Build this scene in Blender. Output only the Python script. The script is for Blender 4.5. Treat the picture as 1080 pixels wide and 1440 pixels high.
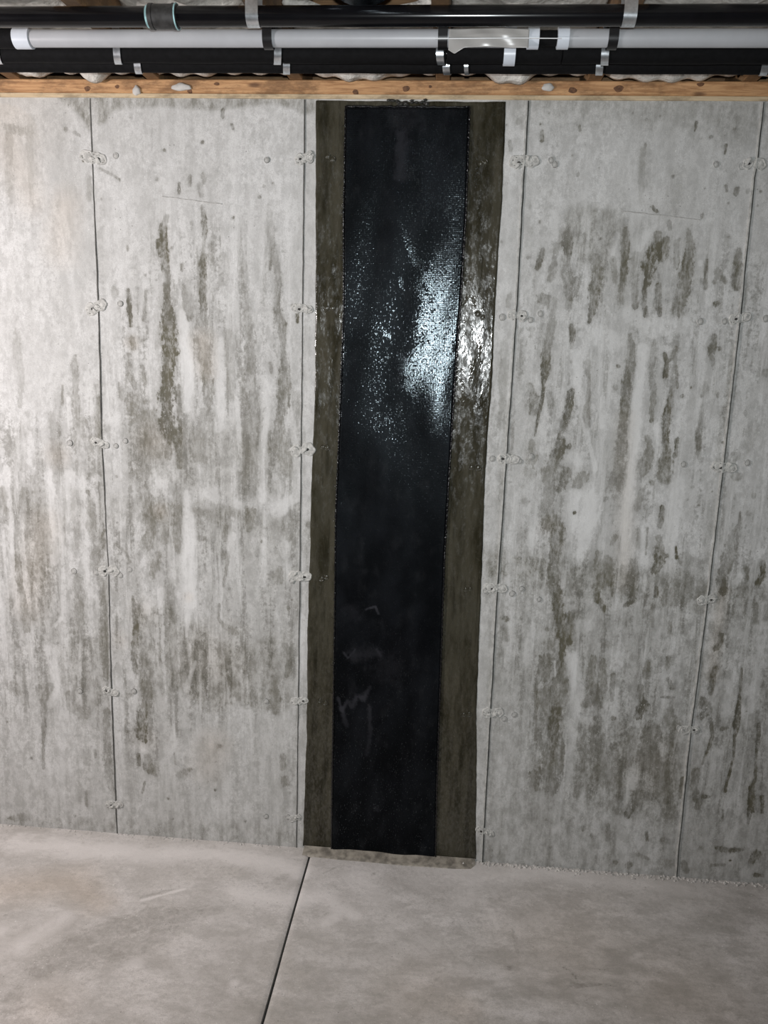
import bpy, bmesh, math, random
import numpy as np
from mathutils import Vector, Matrix

for o in list(bpy.data.objects):
    bpy.data.objects.remove(o, do_unlink=True)
S = bpy.context.scene
C = S.collection
random.seed(7)
rng = np.random.default_rng(7)

# ------------------------------------------------------------------ camera
CAM = np.array([0.12963, -2.32523, 1.61238])
YAW, PITCH, ROLL, FPX = -0.0777438, -0.1973897, 0.0299482, 1112.34
def cam_axes():
    ca, sa = math.cos(YAW), math.sin(YAW); cb, sb = math.cos(PITCH), math.sin(PITCH)
    f = np.array([sa*cb, ca*cb, sb]); r = np.array([ca, -sa, 0.0]); u = np.cross(r, f)
    cc, sc = math.cos(ROLL), math.sin(ROLL)
    return cc*r + sc*u, -sc*r + cc*u, f
RT, UP, FW = cam_axes()
cd = bpy.data.cameras.new('camera'); cam = bpy.data.objects.new('camera', cd); C.objects.link(cam)
cd.sensor_fit = 'HORIZONTAL'; cd.sensor_width = 36.0; cd.lens = FPX*36.0/1080.0
cd.clip_start = 0.02; cd.clip_end = 60
m = Matrix.Identity(4)
for i in range(3):
    m[i][0], m[i][1], m[i][2], m[i][3] = RT[i], UP[i], -FW[i], CAM[i]
cam.matrix_world = m
S.camera = cam

# ------------------------------------------------------------------ light
w = bpy.data.worlds.new('world'); S.world = w; w.use_nodes = True
w.node_tree.nodes['Background'].inputs[0].default_value = (0.80, 0.86, 1.0, 1)
w.node_tree.nodes['Background'].inputs[1].default_value = 0.05
S.view_settings.view_transform = 'Standard'; S.view_settings.look = 'None'
S.view_settings.gamma = 1.0; S.view_settings.use_curve_mapping = False
S.view_settings.exposure = 0.0
def point(name, loc, watts, col, rad):
    l = bpy.data.lights.new(name, 'POINT'); l.energy = watts; l.color = col; l.shadow_soft_size = rad
    o = bpy.data.objects.new(name, l); C.objects.link(o); o.location = loc
    return o
def spot(name, loc, aim, watts, col, rad, deg, blend):
    l = bpy.data.lights.new(name, 'SPOT'); l.energy = watts; l.color = col; l.shadow_soft_size = rad
    l.spot_size = math.radians(deg); l.spot_blend = blend
    o = bpy.data.objects.new(name, l); C.objects.link(o); o.location = loc
    o.rotation_euler = (Vector(aim)-Vector(loc)).to_track_quat('-Z', 'Y').to_euler()
    return o
# the phone's flash beside the lens, and a work lamp standing off to the left, turned to the wall
spot('phone_flash_light', (0.135, -2.30, 1.67), (-.02, 0, 1.50), 102, (0.93, 0.98, 1.0), 0.010, 112, 1.0)
spot('work_lamp_light', (-1.90, -1.40, 1.72), (-1.0, 0, 1.05), 128, (1.0, 0.93, 0.925), 0.05, 160, .8)

# ------------------------------------------------------------------ measuring helpers
def ray(px, py):
    return RT*((px-540)/FPX) + UP*(-(py-720)/FPX) + FW
def on_y(px, py, Y=0.0):
    d = ray(px, py); t = (Y-CAM[1])/d[1]; return CAM + t*d
def on_z(px, py, Z=0.0):
    d = ray(px, py); t = (Z-CAM[2])/d[2]; return CAM + t*d

# ------------------------------------------------------------------ materials
def mat(name):
    m = bpy.data.materials.new(name); m.use_nodes = True
    nt = m.node_tree; nt.nodes.clear()
    out = nt.nodes.new('ShaderNodeOutputMaterial'); b = nt.nodes.new('ShaderNodeBsdfPrincipled')
    nt.links.new(b.outputs[0], out.inputs[0])
    return m, G(nt, b)
class G:
    def __init__(s, nt, b): s.nt = nt; s.b = b
    def n(s, t, **k):
        x = s.nt.nodes.new(t)
        for a, v in k.items(): setattr(x, a, v)
        return x
    def L(s, a, b): s.nt.links.new(a, b)
    def put(s, sock, v):
        if hasattr(v, 'is_output') or isinstance(v, bpy.types.NodeSocket): s.L(v, sock)
        else:
            if isinstance(v, (tuple, list)) and len(v) == 3 and sock.type == 'RGBA': v = (*v, 1)
            sock.default_value = v
    def set(s, name, v): s.put(s.b.inputs[name], v)
    def co(s, scale=(1, 1, 1)):
        t = s.n('ShaderNodeTexCoord'); mp = s.n('ShaderNodeMapping'); s.L(t.outputs['Object'], mp.inputs[0])
        mp.inputs['Scale'].default_value = scale
        return mp.outputs[0]
    def noise(s, scale, detail=4, rough=.55, co=(1, 1, 1), dist=0.0):
        x = s.n('ShaderNodeTexNoise'); s.L(s.co(co), x.inputs['Vector'])
        x.inputs['Scale'].default_value = scale; x.inputs['Detail'].default_value = detail
        x.inputs['Roughness'].default_value = rough; x.inputs['Distortion'].default_value = dist
        return x.outputs['Fac']
    def voro(s, scale, co=(1, 1, 1), out='Distance'):
        x = s.n('ShaderNodeTexVoronoi'); s.L(s.co(co), x.inputs['Vector']); x.inputs['Scale'].default_value = scale
        return x.outputs[out]
    def attr(s, name):
        x = s.n('ShaderNodeAttribute'); x.attribute_name = name; return x.outputs['Fac']
    def m(s, op, a, b=0.0, c=0.0, clamp=False):
        x = s.n('ShaderNodeMath', operation=op); x.use_clamp = clamp
        s.put(x.inputs[0], a); s.put(x.inputs[1], b)
        if len(x.inputs) > 2: s.put(x.inputs[2], c)
        return x.outputs[0]
    def step(s, v, lo, hi, a=0.0, b=1.0):
        if lo > hi: lo, hi, a, b = hi, lo, b, a
        x = s.n('ShaderNodeMapRange', interpolation_type='SMOOTHSTEP')
        s.put(x.inputs[0], v); x.inputs[1].default_value = lo; x.inputs[2].default_value = hi
        x.inputs[3].default_value = a; x.inputs[4].default_value = b
        return x.outputs[0]
    def mix(s, f, a, b, mode='MIX'):
        x = s.n('ShaderNodeMix', data_type='RGBA', blend_type=mode)
        s.put(x.inputs['Factor'], f); s.put(x.inputs[6], a); s.put(x.inputs[7], b)
        return x.outputs[2]
    def bump(s, h, strength=.5, dist=.002, prev=None):
        x = s.n('ShaderNodeBump'); s.put(x.inputs['Height'], h); x.inputs['Strength'].default_value = strength
        x.inputs['Distance'].default_value = dist
        if prev is not None: s.L(prev, x.inputs['Normal'])
        return x.outputs[0]

def simple(name, col, rough=.6, metal=0.0, var=.12, scale=40, co=(1, 1, 1), bump=.15, bd=.001, coat=0.0, spec=None):
    m, g = mat(name)
    f = g.noise(scale, 5, .6, co)
    g.set('Base Color', g.mix(g.step(f, .3, .7), tuple(c*(1-var) for c in col), tuple(min(1, c*(1+var)) for c in col)))
    g.set('Roughness', rough); g.set('Metallic', metal)
    if coat: g.set('Coat Weight', coat); g.set('Coat Roughness', .1)
    if spec is not None: g.set('Specular IOR Level', spec)
    g.set('Normal', g.bump(f, bump, bd))
    return m

def concrete(name, light, mid, floor=False):
    m, g = mat(name)
    st = (1, 1, .28) if not floor else (.6, 1, 1)
    vst = (1, 1, .10) if not floor else (.5, 1, 1)
    cen = lambda v: g.m('SUBTRACT', v, .5)
    big = g.noise(2.2, 5, .6, st); med = g.noise(11, 6, .68, st); fine = g.noise(70, 4, .70); grain = g.noise(330, 2, .75)
    ver = g.noise(26, 5, .66, vst)
    col = g.mix(g.step(big, .30, .70), mid, light)
    col = g.mix(g.step(med, .40, .62, 0, .5), col, light)
    col = g.mix(g.step(fine, .46, .72, 0, .42), col, tuple(c*.62 for c in mid))
    col = g.mix(g.step(grain, .38, .70, 0, .30), col, tuple(c*.55 for c in mid))
    b2 = g.noise(36 if not floor else 16, 6, .74, (1, 1, .55) if not floor else (.6, 1, 1))
    col = g.mix(g.m('MULTIPLY', g.step(b2, .44, .60), g.m('ADD', .42 if not floor else .36, g.m('MULTIPLY', g.attr('zone'), .24))), col, tuple(c*.74 for c in mid))
    b3 = g.noise(9 if not floor else 5, 6, .72, (1, 1, .5) if not floor else (.6, 1, 1), .4)
    col = g.mix(g.m('MULTIPLY', g.step(b3, .47, .55), g.m('ADD', .28, g.m('MULTIPLY', g.attr('zone'), .16))), col, tuple(c*.82 for c in mid))
    # soft darker regions, broken up by runs and mottling
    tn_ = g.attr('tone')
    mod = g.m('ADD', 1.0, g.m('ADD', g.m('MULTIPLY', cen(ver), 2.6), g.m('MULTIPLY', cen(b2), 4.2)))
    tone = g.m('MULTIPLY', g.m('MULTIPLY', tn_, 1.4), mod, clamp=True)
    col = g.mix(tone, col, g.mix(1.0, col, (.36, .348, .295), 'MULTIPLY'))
    # runs down the wall: dark and pale vertical threads where the wall has been wet
    zn = g.attr('zone')
    run = g.m('MULTIPLY', g.step(g.m('ADD', ver, g.m('MULTIPLY', cen(fine), .55)), .50, .64), zn)
    col = g.mix(g.m('MULTIPLY', run, .52), col, g.mix(1.0, col, (.36, .35, .31), 'MULTIPLY'))
    runl = g.m('MULTIPLY', g.step(g.m('ADD', g.noise(19, 6, .66, (1.3, 1, .09)), g.m('MULTIPLY', cen(fine), .5)), .52, .64), g.m('ADD', g.m('MULTIPLY', zn, .8), .12))
    col = g.mix(g.m('MULTIPLY', runl, .5), col, tuple(min(.9, c*1.06) for c in light))
    # pale salts, then damp streaks: outlines come from the stains themselves, edges are frayed by noise
    nz = g.noise(24, 6, .72, (1, 1, .35)); nz2 = g.noise(95, 4, .72, (1, 1, .55)); nz3 = g.noise(42, 5, .74, (1, 1, .30))
    nn = g.m('ADD', g.m('MULTIPLY', cen(nz), 2.4), g.m('MULTIPLY', cen(nz2), 1.7))
    le = g.step(g.m('ADD', g.attr('le'), nn), -.40, .42) if not floor else g.step(g.m('ADD', g.attr('le'), g.m('MULTIPLY', cen(b2), 5.0)), -1.0, .8)
    col = g.mix(g.m('MULTIPLY', le, g.m('MULTIPLY', g.attr('ls'), .95)), col, tuple(min(.9, c*1.10) for c in light))
    dv = g.m('ADD', g.attr('de'), nn)
    de = g.m('ADD', g.m('MULTIPLY', g.step(dv, -.10, .28), .62), g.m('MULTIPLY', g.step(dv, -1.1, .75), .38))
    mott = g.step(g.m('ADD', g.m('MULTIPLY', nz3, 1.0), g.m('MULTIPLY', nz2, .7)), .62, 1.06, .38, 1.22)
    da = g.m('MULTIPLY', g.m('MULTIPLY', de, g.attr('ds')), mott, clamp=True)
    dark = g.mix(g.step(g.noise(6, 3), .4, .6), (.120, .112, .080), (.128, .122, .098)) if not floor else (.24, .225, .20)
    col = g.mix(da, col, dark)
    # white flecks
    fl = g.m('MULTIPLY', g.step(g.noise(140, 3, .6), .62, .72), g.step(g.noise(6, 4), .46, .60))
    col = g.mix(g.m('MULTIPLY', fl, .6), col, tuple(min(.9, c*1.15) for c in light))
    # pin holes
    pv = g.m('MULTIPLY', g.step(g.voro(60), .12, .06, 0, 1), g.step(g.noise(9, 3), .54, .64))
    col = g.mix(g.m('MULTIPLY', pv, .6), col, (.12, .115, .10))
    wm = g.attr('warm')
    col = g.mix(g.m('MULTIPLY', wm, .55), col, g.mix(1.0, col, (1.0, .90, .80), 'MULTIPLY'))
    g.set('Base Color', col)
    g.set('Roughness', g.step(da, 0, 1, .90, .68)); g.set('Specular IOR Level', .2)
    h = g.m('ADD', g.m('MULTIPLY', fine, .6), g.m('ADD', g.m('MULTIPLY', grain, .35), g.m('MULTIPLY', pv, -.8)))
    g.set('Normal', g.bump(h, .35, .003))
    return m

M = {}
M['wall'] = concrete('concrete_wall', (.68, .68, .67), (.52, .517, .498))
M['slab'] = concrete('concrete_slab', (.80, .765, .745), (.55, .52, .485), floor=True)
M['tie'] = simple('broken_concrete', (.47, .465, .44), .85, var=.28, scale=90, bump=.5, bd=.002)
M['ringdirt'] = simple('ring_dirt', (.17, .165, .15), .9, var=.4, scale=60)
M['rivet'] = simple('form_mark_concrete', (.42, .415, .395), .8, var=.2, scale=120, bump=.3)
M['seam'] = simple('seam_dirt', (.085, .083, .075), .9, var=.5, scale=30)
M['fin'] = simple('seam_fin', (.46, .455, .43), .85, var=.25, scale=60, bump=.6, bd=.002)
M['groove'] = simple('groove_dirt', (.035, .033, .03), .95, var=.3)
M['black_pipe'] = simple('black_plastic_pipe', (.005, .005, .006), .16, var=.2, scale=20, bump=.03, spec=.35)
M['black_coupling'] = simple('dusty_black_fitting', (.022, .022, .022), .5, var=.6, scale=60)
M['primer'] = simple('solvent_ring', (.30, .50, .52), .4, var=.3, scale=60)
M['pvc'] = simple('white_plastic_pipe', (.39, .40, .42), .35, var=.05, scale=12, bump=.03)
M['pvc_collar'] = simple('white_plastic_collar', (.58, .62, .68), .3, var=.06, scale=12, bump=.03)
M['foam'] = simple('black_foam_sleeve', (.0035, .0035, .004), .8, var=.35, scale=90, bump=.4, spec=.15)
M['galv'] = simple('galvanised_strap', (.62, .65, .68), .28, metal=.9, var=.2, scale=60, bump=.2)
M['black_strap'] = simple('black_hanger_plastic', (.006, .006, .007), .35, var=.2)
M['batt'] = simple('insulation_fibre', (.60, .575, .53), .95, var=.28, scale=28, bump=1.0, bd=.012)
M['dripfoam'] = simple('white_foam', (.50, .485, .46), .7, var=.12, scale=60, bump=.4)
M['foil'] = simple('dark_foil', (.10, .12, .14), .22, metal=.85, var=.7, scale=26, bump=.6, bd=.006)
M['wire'] = simple('pale_wire', (.65, .66, .67), .3, var=.05)
M['subfloor'] = simple('subfloor_board', (.30, .22, .13), .8, var=.3, scale=18)
M['crumb'] = simple('concrete_crumb', (.55, .53, .50), .9, var=.3, scale=80)

def wood(name, a, b, knot=True, dirt=0.0):
    m, g = mat(name)
    gr = g.noise(9, 6, .62, (1.2, 14, 16), .6)
    col = g.mix(g.step(gr, .33, .68), a, b)
    if knot:
        k = g.m('MULTIPLY', g.step(g.voro(5.2, (1, .02, 3.2)), .15, .06), .85)
        col = g.mix(k, col, (.10, .045, .022))
    bl = g.step(g.noise(7, 6, .7, (1, 1, 2.5)), .44, .62, 0, .75)
    col = g.mix(bl, col, tuple(c*.45 for c in a))
    g.set('Base Color', col); g.set('Roughness', .65); g.set('Normal', g.bump(gr, .3, .002))
    return m
M['sill'] = wood('sill_wood', (.36, .185, .08), (.60, .35, .17))
M['sill2'] = wood('sill_strip_wood', (.52, .40, .25), (.63, .50, .33), knot=False)
M['joist'] = wood('joist_wood', (.20, .115, .055), (.33, .20, .10))

def epoxy():
    m, g = mat('olive_epoxy_resin')
    v = g.noise(18, 8, .68, (1, 1, .16)); b = g.noise(7, 8, .72, (1, 1, .45)); f = g.noise(90, 6, .7); v2 = g.noise(34, 6, .65, (1, 1, .12), .3)
    col = g.mix(g.step(v, .38, .62), (.020, .018, .010), (.058, .053, .037))
    col = g.mix(g.step(b, .42, .60, 0, .6), col, (.066, .062, .046))
    col = g.mix(g.step(v2, .52, .64, 0, .5), col, (.014, .013, .008))
    col = g.mix(g.step(f, .58, .74, 0, .35), col, (.12, .115, .10))
    g.set('Base Color', col)
    rip = g.noise(120, 2, .5, (1, 1, .45)); rip2 = g.noise(12, 2, .5, (1, 1, .35)); fine = g.noise(260, 2, .5, (1, 1, .7))
    g.set('Roughness', g.step(g.noise(60, 3, .6, (1, 1, .4)), .40, .60, .10, .30))
    g.set('Specular IOR Level', g.step(g.noise(150, 3, .6, (1, 1, .5)), .44, .58, .15, .6))
    n = g.bump(rip2, .3, .005); n = g.bump(rip, 1.0, .00062, n); n = g.bump(fine, 1.0, .00025, n)
    g.set('Normal', n)
    return m
M['epoxy'] = epoxy()
M['thin_resin'] = simple('thin_resin_on_dust', (.27, .245, .205), .45, var=.42, scale=38, bump=.5, bd=.003)
def fabric():
    m, g = mat('carbon_fabric_wet')
    t = g.n('ShaderNodeTexCoord')
    def wave(direction, sc, prof='SIN'):
        x = g.n('ShaderNodeTexWave', wave_type='BANDS', bands_direction=direction, wave_profile=prof)
        g.L(t.outputs['Object'], x.inputs[0]); x.inputs['Scale'].default_value = sc
        x.inputs['Distortion'].default_value = .6; x.inputs['Detail'].default_value = 1
        return x.outputs['Fac']
    weave = g.m('MULTIPLY', wave('X', 62), wave('Z', 62))
    cl = g.noise(7, 5, .62, (1, 1, .6)); cl2 = g.noise(30, 5, .6, (1, 1, .5))
    col = g.mix(g.step(cl, .38, .72), (.0022, .0024, .003), (.008, .009, .011))
    col = g.mix(g.step(cl2, .5, .8, 0, .5), col, (.018, .019, .021))
    milk = g.step(g.m('ADD', g.attr('de'), g.m('MULTIPLY', g.m('SUBTRACT', g.noise(60, 6, .7), .5), 4.0)), -.9, .9)
    col = g.mix(g.m('MULTIPLY', milk, g.attr('ds')), col, (.06, .06, .07))
    g.set('Base Color', col)
    em = g.step(g.m('ADD', g.attr('le'), g.m('MULTIPLY', g.m('SUBTRACT', g.noise(22, 7, .72, (1, 1, .6)), .5), 3.4)), -.9, .8)
    base = g.m('MAXIMUM', g.m('MULTIPLY', em, g.attr('ls')), g.attr('tone'))
    spk = g.m('MULTIPLY', g.m('SUBTRACT', g.noise(230, 2, .6, (1, 1, .7)), .5), 3.9)
    wetm = g.step(g.m('ADD', base, spk), .52, .78)
    g.set('Roughness', g.step(wetm, 0, 1, .42, .17))
    g.set('Specular IOR Level', g.step(wetm, 0, 1, .08, .62)); g.set('Specular Tint', (.78, .92, 1.0))
    n = g.bump(g.noise(14, 3, .5, (1, 1, .6)), .25, .007)
    n = g.bump(weave, 1.0, .00013, n); n = g.bump(g.noise(230, 2, .5), 1.0, .00042, n)
    g.set('Normal', n)
    return m
M['fabric'] = fabric()
def selv():
    m, g = mat('selvedge_threads')
    g.set('Base Color', (.006, .006, .007)); g.set('Roughness', .2); g.set('Specular IOR Level', .5)
    g.set('Normal', g.bump(g.noise(170, 2, .5), .8, .003)); return m
M['selvedge'] = selv()
def film():
    m, g = mat('poly_film')
    g.set('Base Color', (.42, .41, .395)); g.set('Roughness', .25); g.set('Alpha', .85)
    g.set('Normal', g.bump(g.noise(10, 3, .5, (.3, 1, 2)), .35, .008)); return m
M['film'] = film()
def knobmat():
    m, g = mat('milky_resin_lump'); g.set('Base Color', (.035, .035, .032)); g.set('Roughness', .12)
    g.set('Normal', g.bump(g.noise(120, 3, .6), .8, .004)); return m
M['lump'] = knobmat()

# ------------------------------------------------------------------ object helpers
def link(name, me, material=None, parent=None):
    o = bpy.data.objects.new(name, me); C.objects.link(o)
    if material is not None:
        for x in (material if isinstance(material, list) else [material]): me.materials.append(x)
    if parent is not None: o.parent = parent
    return o
def obj(name, bm, material, parent=None, smooth=False):
    me = bpy.data.meshes.new(name)
    bmesh.ops.recalc_face_normals(bm, faces=bm.faces)
    bm.to_mesh(me); bm.free()
    if smooth:
        for p in me.polygons: p.use_smooth = True
    return link(name, me, material, parent)
def tag(o, label, cat, group=None):
    o['label'] = label; o['category'] = cat
    if group: o['group'] = group
    return o
def struct(o, label=None):
    o['kind'] = 'structure'
    if label: o['label'] = label
    return o
def thing(name, label, cat, loc=(0, 0, 0), group=None):
    o = bpy.data.objects.new(name, None); C.objects.link(o); o.location = loc; o.empty_display_size = .1
    return tag(o, label, cat, group)
def box(bm, x0, x1, y0, y1, z0, z1, bev=0.0):
    r = bmesh.ops.create_cube(bm, size=1, matrix=Matrix.Translation(((x0+x1)/2, (y0+y1)/2, (z0+z1)/2)) @ Matrix.Diagonal((x1-x0, y1-y0, z1-z0, 1)))
    if bev:
        es = set(e for v in r['verts'] for e in v.link_edges)
        bmesh.ops.bevel(bm, geom=list(es), offset=bev, segments=1, affect='EDGES')
def lathe_x(bm, prof, cy, cz, n=28, cap=True):
    """prof: list of (x, r) - a turned solid round an axis parallel to x"""
    rings = []
    for x, r in prof:
        rings.append([bm.verts.new((x, cy + r*math.cos(2*math.pi*k/n), cz + r*math.sin(2*math.pi*k/n))) for k in range(n)])
    for a, b in zip(rings[:-1], rings[1:]):
        for k in range(n): bm.faces.new((a[k], a[(k+1) % n], b[(k+1) % n], b[k]))
    if cap:
        bm.faces.new(rings[0]); bm.faces.new(list(reversed(rings[-1])))
def tube(bm, pts, rad, n=8):
    rings = []
    for i, p in enumerate(pts):
        p = Vector(p); a = Vector(pts[max(i-1, 0)]); b = Vector(pts[min(i+1, len(pts)-1)])
        t = (b-a).normalized(); s = t.orthogonal().normalized()
        if i and rings:
            s = (prev - t*prev.dot(t)).normalized()
        prev = s; u = t.cross(s); r = rad[i] if isinstance(rad, (list, tuple)) else rad
        rings.append([bm.verts.new(p + s*r*math.cos(2*math.pi*k/n) + u*r*math.sin(2*math.pi*k/n)) for k in range(n)])
    for a, b in zip(rings[:-1], rings[1:]):
        for k in range(n): bm.faces.new((a[k], a[(k+1) % n], b[(k+1) % n], b[k]))
    bm.faces.new(rings[0]); bm.faces.new(list(reversed(rings[-1])))

# ---- fields laid out in metres over a surface (u, v): signed edge distance + strength
class Field:
    def __init__(s, U, V, lo=-1.6):
        s.U, s.V = U, V
        s.e = np.full(U.shape, lo); s.s = np.zeros(U.shape)
        s.u1 = U[:, 0]; s.v1 = V[0, :]
    def stroke(s, pts):
        """pts: (u, v, halfwidth, strength)"""
        pts = list(pts)
        if len(pts) == 1: pts = pts*2
        for a, b in zip(pts[:-1], pts[1:]):
            wm = max(a[2], b[2])*2.6 + .004
            i0, i1 = np.searchsorted(s.u1, [min(a[0], b[0])-wm, max(a[0], b[0])+wm])
            j0, j1 = np.searchsorted(s.v1, [min(a[1], b[1])-wm, max(a[1], b[1])+wm])
            if i1 <= i0 or j1 <= j0: continue
            U = s.U[i0:i1, j0:j1]; V = s.V[i0:i1, j0:j1]
            du, dv = b[0]-a[0], b[1]-a[1]; L2 = du*du + dv*dv + 1e-12
            t = np.clip(((U-a[0])*du + (V-a[1])*dv)/L2, 0, 1)
            wd = a[2]*(1-t) + b[2]*t; st = a[3]*(1-t) + b[3]*t
            d = np.hypot(U-a[0]-t*du, V-a[1]-t*dv)
            e = 1 - d/wd
            k = e > s.e[i0:i1, j0:j1]
            # a stronger stroke keeps its strength where a weaker one overlaps it
            so = s.s[i0:i1, j0:j1]; eo = s.e[i0:i1, j0:j1]
            s.s[i0:i1, j0:j1] = np.where((e > -.6) & (eo > -.6), np.maximum(st*np.clip(e+.8, 0, 1), so), np.where(k, st, so))
            s.e[i0:i1, j0:j1] = np.maximum(e, eo)
def soft_poly(U, V, poly, soft):
    """1 inside the polygon, fading over `soft` metres outside and inside its edge"""
    poly = np.array(poly); ins = np.zeros(U.shape, bool); d2 = np.full(U.shape, 1e9)
    for (x0, y0), (x1, y1) in zip(poly, np.roll(poly, -1, 0)):
        c = ((y0 > V) != (y1 > V)) & (U < (x1-x0)*(V-y0)/(y1-y0+1e-12) + x0); ins ^= c
        du, dv = x1-x0, y1-y0; t = np.clip(((U-x0)*du + (V-y0)*dv)/(du*du+dv*dv+1e-12), 0, 1)
        d2 = np.minimum(d2, (U-x0-t*du)**2 + (V-y0-t*dv)**2)
    sd = np.where(ins, 1, -1)*np.sqrt(d2)
    x = np.clip(.5 + sd/(2*soft), 0, 1)
    return x*x*(3-2*x)
def grid_mesh(name, us, vs, place, attrs):
    U, V = np.meshgrid(us, vs, indexing='ij'); P = place(U, V).reshape(-1, 3)
    nu, nv = len(us), len(vs); idx = np.arange(nu*nv).reshape(nu, nv)
    F = np.stack([idx[:-1, :-1], idx[1:, :-1], idx[1:, 1:], idx[:-1, 1:]], -1).reshape(-1, 4)
    me = bpy.data.meshes.new(name)
    me.vertices.add(len(P)); me.vertices.foreach_set('co', P.ravel())
    me.loops.add(F.size); me.loops.foreach_set('vertex_index', F.ravel().astype(np.int32))
    me.polygons.add(len(F)); me.polygons.foreach_set('loop_start', (np.arange(len(F))*4).astype(np.int32))
    me.update(calc_edges=True)
    for k, v in attrs.items():
        a = me.attributes.new(k, 'FLOAT', 'POINT'); a.data.foreach_set('value', np.asarray(v, np.float32).ravel())
    me.polygons.foreach_set('use_smooth', np.ones(len(F), bool))
    return me
def wpts(st, gain=1.0):
    """stain measured on the wall: (px, py, half width px, strength) -> metres on the wall"""
    r = []
    for x, y, wd, s_ in st:
        a = on_y(x, y); b = on_y(x+wd, y); r.append((a[0], a[2], max(abs(b[0]-a[0]), .0035), s_*gain))
    return r
def fpts(st):
    r = []
    for x, y, wd, s_ in st:
        a = on_z(x, y); b = on_z(x+wd, y); r.append((a[0], a[1], max(abs(b[0]-a[0]), .003), s_))
    return r

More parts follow.
